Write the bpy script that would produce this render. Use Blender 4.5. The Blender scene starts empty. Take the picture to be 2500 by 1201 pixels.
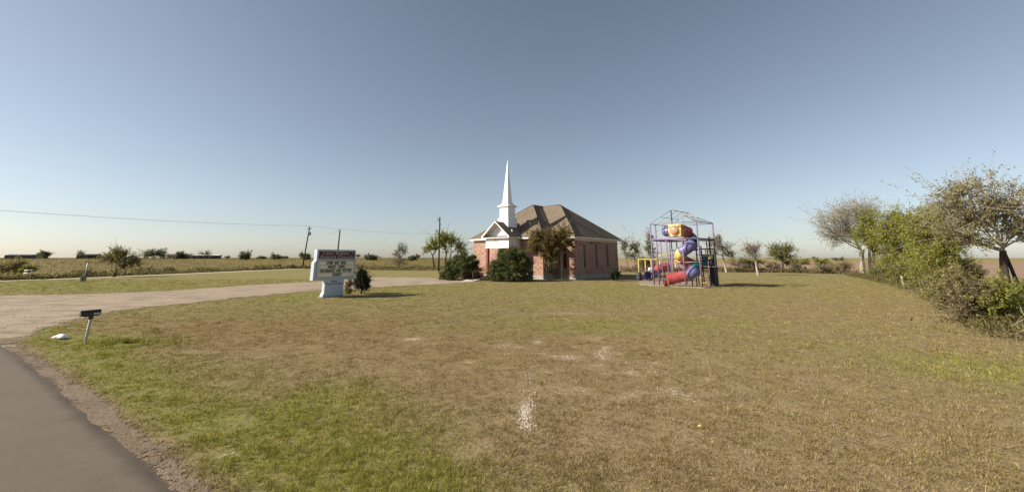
import bpy, math, random
import numpy as np
from mathutils import Vector

# ------------------------------------------------------------------ camera, sky, sun, exposure
sc = bpy.context.scene
R = math.radians
CAMH, FPX, HORIZ, TILT = 2.5, 1000.0, 629.0, R(12)
OCY = HORIZ - FPX * math.tan(TILT)
cam_data = bpy.data.cameras.new('camera')
cam = bpy.data.objects.new('camera', cam_data)
sc.collection.objects.link(cam)
cam.location = (0, 0, CAMH)
cam.rotation_euler = (R(90) + TILT, 0, 0)
cam_data.sensor_width = 36
cam_data.lens = 36 * FPX / 2500
cam_data.shift_y = -(600.5 - OCY) / 2500
cam_data.clip_start, cam_data.clip_end = 0.05, 9000
sc.camera = cam

SUN_EL = R(31)
SUN_DIR = Vector((-math.cos(R(9)) * math.cos(SUN_EL), -math.sin(R(9)) * math.cos(SUN_EL), math.sin(SUN_EL)))
world = bpy.data.worlds.new('World')
sc.world = world
world.use_nodes = True
wn = world.node_tree
sky = wn.nodes.new('ShaderNodeTexSky')
sky.sky_type = 'NISHITA'
sky.sun_disc = False
sky.sun_elevation = SUN_EL
sky.sun_rotation = math.atan2(SUN_DIR.x, SUN_DIR.y)
sky.altitude = 200
sky.air_density = 0.85
sky.dust_density = 0.8
sky.ozone_density = 1.0
bg = wn.nodes['Background']
bg.inputs['Strength'].default_value = 0.068
soft = wn.nodes.new('ShaderNodeHueSaturation')      # the camera's muted colour rendering of the sky
soft.inputs['Saturation'].default_value = 0.68
soft.inputs['Hue'].default_value = 0.495
wn.links.new(sky.outputs[0], soft.inputs['Color'])
wn.links.new(soft.outputs[0], bg.inputs[0])
sun_data = bpy.data.lights.new('sun', 'SUN')
sun_data.energy = 5.0
sun_data.angle = R(0.55)
sun_data.color = (1.0, 0.91, 0.775)
sun = bpy.data.objects.new('sun', sun_data)
sc.collection.objects.link(sun)
sun.rotation_euler = (-SUN_DIR).to_track_quat('-Z', 'Y').to_euler()
sc.view_settings.view_transform = 'Standard'
sc.view_settings.look = 'None'
sc.view_settings.gamma = 1
sc.view_settings.exposure = 0.80
sc.cycles.max_bounces = 6
sc.cycles.transparent_max_bounces = 12

rng = np.random.default_rng(11)
A = np.array

# ------------------------------------------------------------------ helpers
def ray(px, py):
    a, b = (px - 1250) / FPX, (OCY - py) / FPX
    return A([a, math.cos(TILT) - b * math.sin(TILT), math.sin(TILT) + b * math.cos(TILT)])

def at(px, py, z=0.0):
    """ground point seen at photo pixel (px, py)"""
    d = ray(px, py)
    return A([0, 0, CAMH]) + d * ((z - CAMH) / d[2])

def sstep(a, b, x):
    t = np.clip((np.asarray(x, float) - a) / (b - a), 0, 1)
    return t * t * (3 - 2 * t)

def hz(x, y):
    """terrain height: flat, with the pasture rising gently far to the left"""
    x = np.asarray(x, float); y = np.asarray(y, float)
    q = np.maximum(-x - 62, y - 120)
    return 2.0 * sstep(0, 140, q) * sstep(45, 0, x)

def vnoise(x, y, s, seed=0):
    """value noise in 0..1"""
    x = np.asarray(x, float) / s; y = np.asarray(y, float) / s
    xi = np.floor(x).astype(np.int64); yi = np.floor(y).astype(np.int64)
    fx = x - xi; fy = y - yi
    fx = fx * fx * (3 - 2 * fx); fy = fy * fy * (3 - 2 * fy)
    def h(i, j):
        n = (i * 374761393 + j * 668265263 + seed * 974711) & 0x7fffffff
        n = ((n ^ (n >> 13)) * 1274126177) & 0x7fffffff
        return ((n ^ (n >> 16)) & 0xffff) / 65535.0
    return (h(xi, yi) * (1 - fx) + h(xi + 1, yi) * fx) * (1 - fy) + (h(xi, yi + 1) * (1 - fx) + h(xi + 1, yi + 1) * fx) * fy

def fnoise(x, y, s, seed=0, o=3):
    t = 0; w = 0
    for k in range(o):
        t = t + vnoise(x, y, s / 2 ** k, seed + k) / 2 ** k; w += 1 / 2 ** k
    return t / w

def inpoly(x, y, poly):
    x = np.asarray(x, float); y = np.asarray(y, float)
    r = np.zeros(x.shape, bool); n = len(poly)
    for i in range(n):
        x1, y1 = poly[i][:2]; x2, y2 = poly[(i + 1) % n][:2]
        c = ((y1 > y) != (y2 > y))
        with np.errstate(divide='ignore', invalid='ignore'):
            r ^= c & (x < (x2 - x1) * (y - y1) / (y2 - y1 + 1e-12) + x1)
    return r

def pdist(x, y, poly, closed=True):
    x = np.asarray(x, float); y = np.asarray(y, float)
    d = np.full(x.shape, 1e9); n = len(poly)
    for i in range(n if closed else n - 1):
        x1, y1 = poly[i][:2]; x2, y2 = poly[(i + 1) % n][:2]
        l = (x2 - x1) ** 2 + (y2 - y1) ** 2 + 1e-12
        t = np.clip(((x - x1) * (x2 - x1) + (y - y1) * (y2 - y1)) / l, 0, 1)
        d = np.minimum(d, np.hypot(x - x1 - t * (x2 - x1), y - y1 - t * (y2 - y1)))
    return d

def sdist(x, y, poly):
    """positive inside"""
    d = pdist(x, y, poly)
    return np.where(inpoly(x, y, poly), d, -d)

def link(o, parent=None):
    sc.collection.objects.link(o)
    if parent is not None:
        o.parent = parent
    return o

def root_of(o):
    while o.parent is not None:
        o = o.parent
    return o

def np_mesh(name, V, F, mat, parent=None, smooth=False, attrs=None, uv=False, loc=None):
    """V (n,3) world coordinates, F (m,k) index array; vertices are stored relative to the thing's base"""
    V = np.asarray(V, np.float32)
    off = np.zeros(3, np.float32)
    if parent is not None:
        off = A(root_of(parent).location, np.float32)
    elif loc is not None:
        off = A(loc, np.float32)
    F = np.asarray(F, np.int32)
    me = bpy.data.meshes.new(name)
    k = F.shape[1]
    me.vertices.add(len(V)); me.vertices.foreach_set('co', (V - off).ravel())
    me.loops.add(F.size); me.loops.foreach_set('vertex_index', F.ravel())
    me.polygons.add(len(F))
    me.polygons.foreach_set('loop_start', np.arange(0, F.size, k, dtype=np.int32))
    me.polygons.foreach_set('loop_total', np.full(len(F), k, np.int32))
    if smooth:
        me.polygons.foreach_set('use_smooth', np.ones(len(F), bool))
    for n, v in (attrs or {}).items():
        a = me.attributes.new(n, 'FLOAT', 'POINT'); a.data.foreach_set('value', np.asarray(v, np.float32).ravel())
    me.update(calc_edges=True)
    me.materials.append(mat)
    o = bpy.data.objects.new(name, me)
    if parent is None and loc is not None:
        o.location = tuple(float(c) for c in loc)
    return link(o, parent)

class MB:
    """collects polygons in world coordinates and links them as one mesh object with metre UVs"""
    def __init__(s):
        s.v = []; s.f = []; s.sm = []
    def poly(s, pts, smooth=False):
        i = len(s.v); s.v += [tuple(float(c) for c in p) for p in pts]
        s.f.append(tuple(range(i, i + len(pts)))); s.sm.append(smooth); return s
    def obox(s, o, a, b, c):
        o, a, b, c = (A(q, float) for q in (o, a, b, c))
        if np.dot(np.cross(a, b), c) < 0:
            a, b = b, a
        P = [o, o + a, o + a + b, o + b, o + c, o + a + c, o + a + b + c, o + b + c]
        i = len(s.v); s.v += [tuple(p) for p in P]
        for q in ((3, 2, 1, 0), (4, 5, 6, 7), (0, 1, 5, 4), (1, 2, 6, 5), (2, 3, 7, 6), (3, 0, 4, 7)):
            s.f.append(tuple(i + k for k in q)); s.sm.append(False)
        return s
    def box(s, x0, x1, y0, y1, z0, z1):
        return s.obox((x0, y0, z0), (x1 - x0, 0, 0), (0, y1 - y0, 0), (0, 0, z1 - z0))
    def tube(s, path, r, n=8, cap=True):
        P = [A(p, float) for p in path]; m = len(P)
        rr = [r] * m if np.isscalar(r) else list(r)
        i0 = len(s.v); up = None
        for k in range(m):
            t = P[min(k + 1, m - 1)] - P[max(k - 1, 0)]; t = t / (np.linalg.norm(t) + 1e-9)
            if up is None:
                up = A([0, 0, 1.]) if abs(t[2]) < .9 else A([1., 0, 0])
            x = np.cross(t, up); x /= np.linalg.norm(x) + 1e-9; y = np.cross(t, x); up = -y if False else up
            up = np.cross(x, t)
            for j in range(n):
                a = 2 * math.pi * j / n
                s.v.append(tuple(P[k] + rr[k] * (math.cos(a) * x + math.sin(a) * y)))
        for k in range(m - 1):
            for j in range(n):
                a, b = i0 + k * n + j, i0 + k * n + (j + 1) % n
                s.f.append((a, b, b + n, a + n)); s.sm.append(True)
        if cap:
            s.f.append(tuple(i0 + j for j in range(n))[::-1]); s.sm.append(False)
            s.f.append(tuple(i0 + (m - 1) * n + j for j in range(n))); s.sm.append(False)
        return s
    def prism(s, pts, d):
        """polygon pts extruded by vector d"""
        pts = [A(p, float) for p in pts]; d = A(d, float)
        nrm = np.zeros(3)
        for k in range(1, len(pts) - 1):
            nrm += np.cross(pts[k] - pts[0], pts[k + 1] - pts[0])
        if np.dot(nrm, d) < 0:
            pts = pts[::-1]
        s.poly(pts[::-1]); s.poly([p + d for p in pts])
        for k in range(len(pts)):
            a, b = pts[k], pts[(k + 1) % len(pts)]
            s.poly([a, b, b + d, a + d])
        return s
    def lathe(s, o, prof, n=16):
        o = A(o, float); i0 = len(s.v)
        for r, z in prof:
            for j in range(n):
                a = 2 * math.pi * j / n
                s.v.append((o[0] + r * math.cos(a), o[1] + r * math.sin(a), o[2] + z))
        for k in range(len(prof) - 1):
            for j in range(n):
                a, b = i0 + k * n + j, i0 + k * n + (j + 1) % n
                s.f.append((a, b, b + n, a + n)); s.sm.append(True)
        return s
    def build(s, name, mat, parent=None, loc=None, bevel=0):
        off = A([0, 0, 0.])
        if parent is not None:
            off = A(root_of(parent).location)
        elif loc is not None:
            off = A(loc, float)
        V = A(s.v) - off
        me = bpy.data.meshes.new(name)
        me.from_pydata([tuple(p) for p in V], [], s.f)
        me.polygons.foreach_set('use_smooth', A(s.sm, bool))
        uvl = me.uv_layers.new(name='UVMap')
        W = A(s.v)
        uvs = np.zeros((len(me.loops), 2), np.float32)
        for p in me.polygons:
            idx = list(p.vertices)
            n = A(p.normal)
            t = A([-n[1], n[0], 0.])
            l = np.linalg.norm(t)
            t = A([1., 0, 0]) if l < 1e-3 else t / l
            b = np.cross(n, t)
            q = W[idx]
            uvs[p.loop_start:p.loop_start + len(idx), 0] = q @ t
            uvs[p.loop_start:p.loop_start + len(idx), 1] = q @ b
        uvl.data.foreach_set('uv', uvs.ravel())
        me.materials.append(mat)
        o = bpy.data.objects.new(name, me)
        if parent is None and loc is not None:
            o.location = tuple(float(c) for c in loc)
        link(o, parent)
        if bevel:
            m = o.modifiers.new('bevel', 'BEVEL'); m.width = bevel; m.segments = 2; m.limit_method = 'ANGLE'
        return o

def tag(o, label=None, cat=None, group=None, kind=None):
    for k, v in (('label', label), ('category', cat), ('group', group), ('kind', kind)):
        if v:
            o[k] = v
    return o

def thing(name, loc, label, cat, group=None):
    o = bpy.data.objects.new(name, None)
    o.location = tuple(float(c) for c in loc)
    o.empty_display_size = .2
    link(o)
    return tag(o, label, cat, group)

# ------------------------------------------------------------------ materials
def newmat(name):
    m = bpy.data.materials.new(name); m.use_nodes = True
    nt = m.node_tree; nt.nodes.clear()
    return m, nt, nt.nodes, nt.links

def N(ns, t, **kw):
    n = ns.new(t)
    for k, v in kw.items():
        if k.startswith('i_'):
            n.inputs[int(k[2:]) if k[2:].isdigit() else k[2:]].default_value = v
        else:
            setattr(n, k, v)
    return n

def mixc(nt, fac, a, b, mode='MIX'):
    n = nt.nodes.new('ShaderNodeMix'); n.data_type = 'RGBA'; n.blend_type = mode; n.clamp_factor = True
    for s, v in ((0, fac), (6, a), (7, b)):
        if isinstance(v, bpy.types.NodeSocket):
            nt.links.new(v, n.inputs[s])
        elif s == 0:
            n.inputs[0].default_value = v
        else:
            n.inputs[s].default_value = (*v, 1)
    return n.outputs[2]

def mathn(nt, op, a, b=0.0, c=None, clamp=False):
    n = nt.nodes.new('ShaderNodeMath'); n.operation = op; n.use_clamp = clamp
    for i, v in enumerate((a, b) if c is None else (a, b, c)):
        if isinstance(v, bpy.types.NodeSocket):
            nt.links.new(v, n.inputs[i])
        else:
            n.inputs[i].default_value = v
    return n.outputs[0]

def noise(nt, scale, detail=4, rough=.6, vec=None, stretch=None):
    n = N(nt.nodes, 'ShaderNodeTexNoise'); n.inputs['Scale'].default_value = scale
    n.inputs['Detail'].default_value = detail; n.inputs['Roughness'].default_value = rough
    if vec is None:
        vec = N(nt.nodes, 'ShaderNodeTexCoord').outputs['Object']
    if stretch:
        mp = N(nt.nodes, 'ShaderNodeMapping'); mp.inputs['Scale'].default_value = stretch
        nt.links.new(vec, mp.inputs[0]); vec = mp.outputs[0]
    nt.links.new(vec, n.inputs['Vector'])
    return n.outputs['Fac']

def ramp(nt, fac, stops):
    n = N(nt.nodes, 'ShaderNodeValToRGB'); e = n.color_ramp.elements
    while len(e) < len(stops):
        e.new(.5)
    for el, (p, c) in zip(e, stops):
        el.position = p; el.color = (*c, 1)
    nt.links.new(fac, n.inputs[0])
    return n.outputs[0]

def attr(nt, name):
    n = N(nt.nodes, 'ShaderNodeAttribute'); n.attribute_name = name
    return n.outputs['Fac']

def finish(nt, col, rough=.6, height=None, bump=.3, dist=.02, spec=.3, metal=0, rsock=None):
    p = N(nt.nodes, 'ShaderNodeBsdfPrincipled'); o = N(nt.nodes, 'ShaderNodeOutputMaterial')
    if isinstance(col, bpy.types.NodeSocket):
        nt.links.new(col, p.inputs['Base Color'])
    else:
        p.inputs['Base Color'].default_value = (*col, 1)
    p.inputs['Roughness'].default_value = rough
    if rsock is not None:
        nt.links.new(rsock, p.inputs['Roughness'])
    p.inputs['Specular IOR Level'].default_value = spec
    p.inputs['Metallic'].default_value = metal
    if height is not None:
        b = N(nt.nodes, 'ShaderNodeBump'); b.inputs['Strength'].default_value = bump; b.inputs['Distance'].default_value = dist
        nt.links.new(height, b.inputs['Height']); nt.links.new(b.outputs[0], p.inputs['Normal'])
    nt.links.new(p.outputs[0], o.inputs[0])
    return p

def plain(name, c, rough=.5, var=.15, scale=3, spec=.4, metal=0, bump=.1, c2=None):
    """painted / weathered surface: base colour broken up by stains and fine grain"""
    m, nt, ns, lk = newmat(name)
    a = noise(nt, scale, 6, .65); b = noise(nt, scale * 9, 3, .6)
    d = c2 or tuple(x * (1 - var * 1.6) for x in c)
    col = mixc(nt, ramp(nt, a, [(.35, (0, 0, 0)), (.7, (1, 1, 1))]), c, d)
    col = mixc(nt, mathn(nt, 'MULTIPLY', b, var), col, tuple(x * .55 for x in c))
    finish(nt, col, rough, b, bump, .01, spec, metal)
    return m

def leafmat(name, stops, trans=.42, rough=.6):
    m, nt, ns, lk = newmat(name)
    g = N(ns, 'ShaderNodeNewGeometry')
    n1 = noise(nt, .9, 2, .5)
    f = mathn(nt, 'ADD', mathn(nt, 'MULTIPLY', g.outputs['Random Per Island'], .55), mathn(nt, 'MULTIPLY', n1, .5), clamp=True)
    col = ramp(nt, f, stops)
    d = N(ns, 'ShaderNodeBsdfPrincipled'); t = N(ns, 'ShaderNodeBsdfTranslucent')
    d.inputs['Roughness'].default_value = rough; d.inputs['Specular IOR Level'].default_value = .25
    mx = N(ns, 'ShaderNodeMixShader'); mx.inputs[0].default_value = trans
    o = N(ns, 'ShaderNodeOutputMaterial')
    lk.new(col, d.inputs['Base Color']); lk.new(col, t.inputs[0])
    lk.new(d.outputs[0], mx.inputs[1]); lk.new(t.outputs[0], mx.inputs[2]); lk.new(mx.outputs[0], o.inputs[0])
    return m

# grass colours (albedo)
DRY, STRAW, OLIVE, GREEN = (.190, .130, .065), (.315, .236, .145), (.125, .13, .055), (.23, .24, .042)

def grass_color(nt, fine=True):
    """lawn colour from the surface's own attributes: green (0..1), pale (bare chalk), red (rusty dead grass)"""
    g = attr(nt, 'green'); p = attr(nt, 'pale'); r = attr(nt, 'rust')
    return g, p, r

def ground_mat(name='lawn_grass', rough_field=False):
    m, nt, ns, lk = newmat(name)
    g, p, r = grass_color(nt)
    n0 = noise(nt, .35, 5, .65); n1 = noise(nt, 2.2, 5, .7); n2 = noise(nt, 17, 4, .7); n3 = noise(nt, 70, 3, .7)
    mot = mathn(nt, 'ADD', mathn(nt, 'MULTIPLY', n1, .5), mathn(nt, 'MULTIPLY', n2, .5))
    dry = mixc(nt, ramp(nt, mot, [(.38, (0, 0, 0)), (.66, (1, 1, 1))]), DRY, STRAW)
    dry = mixc(nt, mathn(nt, 'MULTIPLY', r, .55), dry, (.19, .118, .05))
    grn = mixc(nt, ramp(nt, mot, [(.36, (0, 0, 0)), (.64, (1, 1, 1))]), OLIVE, GREEN)
    gg = mathn(nt, 'ADD', g, mathn(nt, 'MULTIPLY', mathn(nt, 'SUBTRACT', n0, .5), 1.0))
    gg = mathn(nt, 'ADD', gg, mathn(nt, 'MULTIPLY', mathn(nt, 'SUBTRACT', n2, .5), .9), clamp=True)
    col = mixc(nt, gg, dry, grn)
    col = mixc(nt, ramp(nt, n3, [(.42, (0, 0, 0)), (.75, (.75, .75, .75))]), col, (.32, .25, .15))
    col = mixc(nt, ramp(nt, n2, [(.30, (.85, .85, .85)), (.48, (0, 0, 0))]), col, (.06, .045, .022))
    th_n = noise(nt, 3.2, 6, .75)
    col = mixc(nt, ramp(nt, th_n, [(.55, (0, 0, 0)), (.66, (.75, .75, .75))]), col, (.34, .245, .135))
    th_d = noise(nt, 5.1, 6, .75)
    col = mixc(nt, ramp(nt, th_d, [(.33, (.75, .75, .75)), (.43, (0, 0, 0))]), col, (.06, .044, .022))
    pp = mathn(nt, 'ADD', p, mathn(nt, 'MULTIPLY', mathn(nt, 'SUBTRACT', n2, .55), 2.0))
    col = mixc(nt, ramp(nt, pp, [(.45, (0, 0, 0)), (.72, (1, 1, 1))]), col, (.54, .46, .365))
    if rough_field:                                     # the unmown pasture is a browner, duller sward
        col = mixc(nt, .5, col, (.135, .098, .036)); big = noise(nt, .035, 5, .6, stretch=(1, 1.6, 1)); col = mixc(nt, ramp(nt, big, [(.42, (0, 0, 0)), (.64, (.5, .5, .5))]), col, (.12, .108, .036))
    h = mathn(nt, 'ADD', mathn(nt, 'MULTIPLY', n2, .8), mathn(nt, 'MULTIPLY', n3, .5))
    h = mathn(nt, 'ADD', h, mathn(nt, 'MULTIPLY', n1, .8))
    finish(nt, col, .95, h, .55, .08, .05)
    return m

def blade_mat():
    m, nt, ns, lk = newmat('grass_blade')
    g = attr(nt, 'green'); r = attr(nt, 'rnd'); ru = attr(nt, 'rust')
    dry = ramp(nt, r, [(0, (.135, .090, .043)), (.45, (.255, .177, .092)), (.8, (.40, .30, .175)), (1, (.58, .47, .32))])
    dry = mixc(nt, mathn(nt, 'MULTIPLY', ru, .5), dry, (.215, .13, .058))
    grn = ramp(nt, r, [(0, (.11, .115, .025)), (.5, (.26, .262, .036)), (.9, (.38, .365, .08)), (1, (.5, .45, .2))])
    col = mixc(nt, g, dry, grn)
    d = N(ns, 'ShaderNodeBsdfDiffuse'); t = N(ns, 'ShaderNodeBsdfTranslucent'); mx = N(ns, 'ShaderNodeMixShader'); mx.inputs[0].default_value = .3
    o = N(ns, 'ShaderNodeOutputMaterial')
    lk.new(col, d.inputs[0]); lk.new(col, t.inputs[0]); lk.new(d.outputs[0], mx.inputs[1]); lk.new(t.outputs[0], mx.inputs[2]); lk.new(mx.outputs[0], o.inputs[0])
    return m

def ragged(nt, surf_out, edge_noise_scale=3.0):
    """cut the sheet off along an irregular line: 'edge' is metres from the border"""
    ns, lk = nt.nodes, nt.links
    e = attr(nt, 'edge')
    n = mathn(nt, 'ADD', mathn(nt, 'MULTIPLY', noise(nt, .8, 3, .6), 1.0), mathn(nt, 'MULTIPLY', noise(nt, 7, 4, .7), .8))
    k = mathn(nt, 'GREATER_THAN', mathn(nt, 'ADD', e, mathn(nt, 'MULTIPLY', mathn(nt, 'SUBTRACT', n, .9), edge_noise_scale)), 0.0)
    tr = N(ns, 'ShaderNodeBsdfTransparent'); mx = N(ns, 'ShaderNodeMixShader'); o = [x for x in ns if x.type == 'OUTPUT_MATERIAL'][0]
    lk.new(k, mx.inputs[0]); lk.new(tr.outputs[0], mx.inputs[1]); lk.new(surf_out, mx.inputs[2]); lk.new(mx.outputs[0], o.inputs[0])

def gravel_mat(name, c1, c2, c3, en):
    m, nt, ns, lk = newmat(name)
    a = noise(nt, .45, 6, .7); b = noise(nt, 14, 4, .75); c = noise(nt, 55, 2, .6)
    col = mixc(nt, ramp(nt, a, [(.36, (0, 0, 0)), (.62, (1, 1, 1))]), c1, c2)
    col = mixc(nt, ramp(nt, b, [(.35, (0, 0, 0)), (.72, (1, 1, 1))]), col, c3)
    col = mixc(nt, ramp(nt, c, [(.3, (.55, .55, .55)), (.55, (0, 0, 0))]), col, tuple(x * .35 for x in c1))
    tr = noise(nt, 1.0, 4, .65, stretch=(.45, 1.1, 1))
    col = mixc(nt, ramp(nt, tr, [(.48, (0, 0, 0)), (.70, (.7, .7, .7))]), col, tuple(x * .55 for x in c1))
    p = finish(nt, col, .95, mathn(nt, 'ADD', b, c), .5, .05, .1)
    ragged(nt, p.outputs[0], en)
    return m

def asphalt_mat():
    m, nt, ns, lk = newmat('old_asphalt')
    a = noise(nt, .5, 5, .6); b = noise(nt, 60, 3, .7); c = noise(nt, 180, 2, .6)
    col = mixc(nt, ramp(nt, a, [(.3, (0, 0, 0)), (.7, (1, 1, 1))]), (.102, .078, .058), (.130, .100, .075))
    col = mixc(nt, ramp(nt, b, [(.4, (0, 0, 0)), (.8, (.7, .7, .7))]), col, (.20, .165, .135))
    col = mixc(nt, ramp(nt, c, [(.3, (.6, .6, .6)), (.5, (0, 0, 0))]), col, (.06, .05, .04))
    e = attr(nt, 'edge')
    k = mathn(nt, 'ADD', e, mathn(nt, 'MULTIPLY', mathn(nt, 'SUBTRACT', noise(nt, 2.5, 4, .6), .5), .5))
    col = mixc(nt, ramp(nt, k, [(.0, (.8, .8, .8)), (.28, (0, 0, 0))]), col, (.075, .055, .038))
    v = N(ns, 'ShaderNodeTexVoronoi'); v.feature = 'DISTANCE_TO_EDGE'; v.inputs['Scale'].default_value = .55
    tc = N(ns, 'ShaderNodeTexCoord'); wob = N(ns, 'ShaderNodeTexNoise'); wob.inputs['Scale'].default_value = 1.7; wob.inputs['Detail'].default_value = 6
    lk.new(tc.outputs['Object'], wob.inputs['Vector'])
    vm = N(ns, 'ShaderNodeVectorMath'); vm.operation = 'MULTIPLY_ADD'; vm.inputs[1].default_value = (.9, .9, .9)
    lk.new(wob.outputs['Color'], vm.inputs[0]); lk.new(tc.outputs['Object'], vm.inputs[2]); lk.new(vm.outputs[0], v.inputs['Vector'])
    crk = mathn(nt, 'MULTIPLY', ramp(nt, v.outputs['Distance'], [(.003, (1, 1, 1)), (.009, (0, 0, 0))]), ramp(nt, a, [(.50, (0, 0, 0)), (.66, (.55, .55, .55))]))
    col = mixc(nt, crk, col, (.035, .028, .022))
    stn = noise(nt, 1.4, 6, .7)
    col = mixc(nt, ramp(nt, stn, [(.52, (0, 0, 0)), (.72, (.5, .5, .5))]), col, (.085, .066, .05))
    finish(nt, col, .85, mathn(nt, 'SUBTRACT', mathn(nt, 'ADD', b, c), crk), .4, .01, .25)
    return m

def brick_mat():
    m, nt, ns, lk = newmat('mottled_red_brick')
    uv = N(ns, 'ShaderNodeUVMap').outputs[0]
    b = N(ns, 'ShaderNodeTexBrick')
    lk.new(uv, b.inputs['Vector'])
    b.inputs['Scale'].default_value = 1.0
    b.inputs['Brick Width'].default_value = .21; b.inputs['Row Height'].default_value = .075
    b.inputs['Mortar Size'].default_value = .006; b.inputs['Mortar Smooth'].default_value = .3; b.inputs['Bias'].default_value = -.1
    b.inputs['Color1'].default_value = (.22, .092, .062, 1); b.inputs['Color2'].default_value = (.34, .195, .14, 1); b.inputs['Mortar'].default_value = (.36, .29, .235, 1)
    st = noise(nt, 1.0, 3, .6, uv, (2.2, 9, 1))
    col = mixc(nt, ramp(nt, st, [(.46, (0, 0, 0)), (.62, (.9, .9, .9))]), b.outputs['Color'], (.52, .39, .315))
    st2 = noise(nt, 1.3, 3, .6, uv, (1.7, 7, 1))
    col = mixc(nt, ramp(nt, st2, [(.55, (0, 0, 0)), (.7, (.7, .7, .7))]), col, (.17, .068, .048))
    big = noise(nt, .35, 4, .6, uv)
    col = mixc(nt, ramp(nt, big, [(.4, (0, 0, 0)), (.7, (.5, .5, .5))]), col, (.17, .075, .052))
    hh = mathn(nt, 'SUBTRACT', 1.0, b.outputs['Fac'])
    finish(nt, col, .9, hh, .5, .01, .15)
    return m

def shingle_mat():
    m, nt, ns, lk = newmat('brown_asphalt_shingle')
    uv = N(ns, 'ShaderNodeUVMap').outputs[0]
    b = N(ns, 'ShaderNodeTexBrick')
    lk.new(uv, b.inputs['Vector'])
    b.inputs['Scale'].default_value = 1.0
    b.inputs['Brick Width'].default_value = .33; b.inputs['Row Height'].default_value = .145
    b.inputs['Mortar Size'].default_value = .008; b.inputs['Bias'].default_value = 0
    b.inputs['Color1'].default_value = (.15, .118, .087, 1); b.inputs['Color2'].default_value = (.225, .18, .135, 1); b.inputs['Mortar'].default_value = (.07, .055, .042, 1)
    n = noise(nt, 28, 4, .7, uv); k = noise(nt, .5, 4, .6, uv)
    col = mixc(nt, ramp(nt, n, [(.35, (0, 0, 0)), (.7, (.7, .7, .7))]), b.outputs['Color'], (.095, .073, .054))
    col = mixc(nt, ramp(nt, k, [(.4, (0, 0, 0)), (.75, (.5, .5, .5))]), col, (.21, .168, .125))
    finish(nt, col, .95, mathn(nt, 'ADD', mathn(nt, 'SUBTRACT', 1.0, b.outputs['Fac']), n), .4, .02, .1)
    return m

def glass_mat():
    m, nt, ns, lk = newmat('dark_window_glass')
    finish(nt, (.02, .024, .038), .25, noise(nt, 2, 2), .03, .02, .3)
    return m

def barkmat(name, c, c2):
    m, nt, ns, lk = newmat(name)
    n = noise(nt, 9, 5, .7, stretch=(1, 1, .25)); k = noise(nt, 1.3, 3, .6)
    col = mixc(nt, ramp(nt, n, [(.35, (0, 0, 0)), (.65, (1, 1, 1))]), c, c2)
    col = mixc(nt, mathn(nt, 'MULTIPLY', k, .5), col, tuple(x * .5 for x in c))
    finish(nt, col, .95, n, .6, .03, .1)
    return m

M = {}
M['ground'] = ground_mat(); M['pasture'] = ground_mat('pasture_sward', True); M['blade'] = blade_mat()
M['gravel'] = gravel_mat('pinkish_gravel', (.245, .185, .130), (.375, .292, .215), (.50, .41, .315), 2.4)
M['lane'] = gravel_mat('pale_caliche', (.50, .42, .30), (.56, .47, .35), (.6, .52, .4), .5)
M['chips'] = gravel_mat('wood_chips', (.26, .19, .13), (.34, .26, .185), (.46, .37, .28), 1.2)
M['verge'] = gravel_mat('verge_gravel', (.15, .11, .075), (.20, .15, .105), (.30, .235, .17), .7)
M['asphalt'] = asphalt_mat()
M['brick'] = brick_mat(); M['shingle'] = shingle_mat(); M['glass'] = glass_mat()
M['white'] = plain('white_paint', (.80, .80, .79), .5, .06, 1.2)
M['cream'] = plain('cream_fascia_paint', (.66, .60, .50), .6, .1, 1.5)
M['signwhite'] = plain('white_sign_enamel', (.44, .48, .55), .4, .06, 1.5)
M['concrete'] = plain('grey_concrete', (.36, .35, .33), .9, .2, 2, .15, bump=.3)
M['palecon'] = plain('pale_ramp_concrete', (.60, .55, .47), .9, .15, 2, .15, bump=.3)
M['rail'] = plain('rust_red_rail_paint', (.20, .055, .035), .6, .3, 5)
M['postred'] = plain('red_brown_column', (.22, .055, .035), .7, .2, 3)
M['maroon'] = plain('maroon_sign_face', (.075, .005, .009), .35, .1, 2)
M['boardcream'] = plain('cream_letter_board', (.78, .73, .55), .4, .12, 2)
M['letterwhite'] = plain('pale_lettering', (.66, .58, .53), .5, .05, 3)
M['letterblack'] = plain('black_lettering', (.02, .018, .016), .4, .1, 3)
M['lettergrey'] = plain('grey_blue_lettering', (.10, .11, .17), .5, .1, 3)
M['faint'] = plain('faded_lettering', (.50, .50, .50), .5, .1, 3)
M['gold'] = plain('pale_gold_emblem', (.55, .42, .18), .5, .1, 3)
M['track'] = plain('grey_track', (.40, .40, .36), .5, .1, 3)
M['polewood'] = barkmat('creosoted_pole', (.055, .04, .035), (.095, .072, .06))
M['wire'] = plain('grey_cable', (.22, .235, .25), .6, .1, 3)
M['metal'] = plain('dark_grey_metal', (.12, .125, .13), .5, .2, 4, .5, .4)
M['galv'] = plain('galvanised_grey', (.36, .37, .37), .5, .2, 4, .5, .3)
M['blackbox'] = plain('black_mailbox_paint', (.016, .012, .011), .35, .2, 6, .5)
M['postgrey'] = plain('weathered_white_post', (.48, .47, .42), .8, .25, 6)
M['litter'] = plain('white_paper', (.85, .85, .84), .7, .05, 6)
M['yellowleaf'] = plain('yellow_scrap', (.42, .36, .10), .7, .1, 6)
M['chalk'] = plain('chalk_stone', (.45, .385, .305), .9, .2, 9, .1, bump=.4)
M['stone'] = leafmat('mixed_gravel_stone', [(.1, (.26, .20, .145)), (.5, (.38, .30, .22)), (.9, (.62, .54, .44))], .0, .95)
M['purple'] = plain('faded_purple_paint', (.165, .105, .24), .5, .3, 4, .4, c2=(.28, .21, .34))
M['darkpurple'] = plain('dark_purple_plastic', (.045, .03, .075), .5, .3, 4)
M['dkplat'] = plain('black_coated_deck', (.018, .017, .02), .6, .2, 4)
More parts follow.
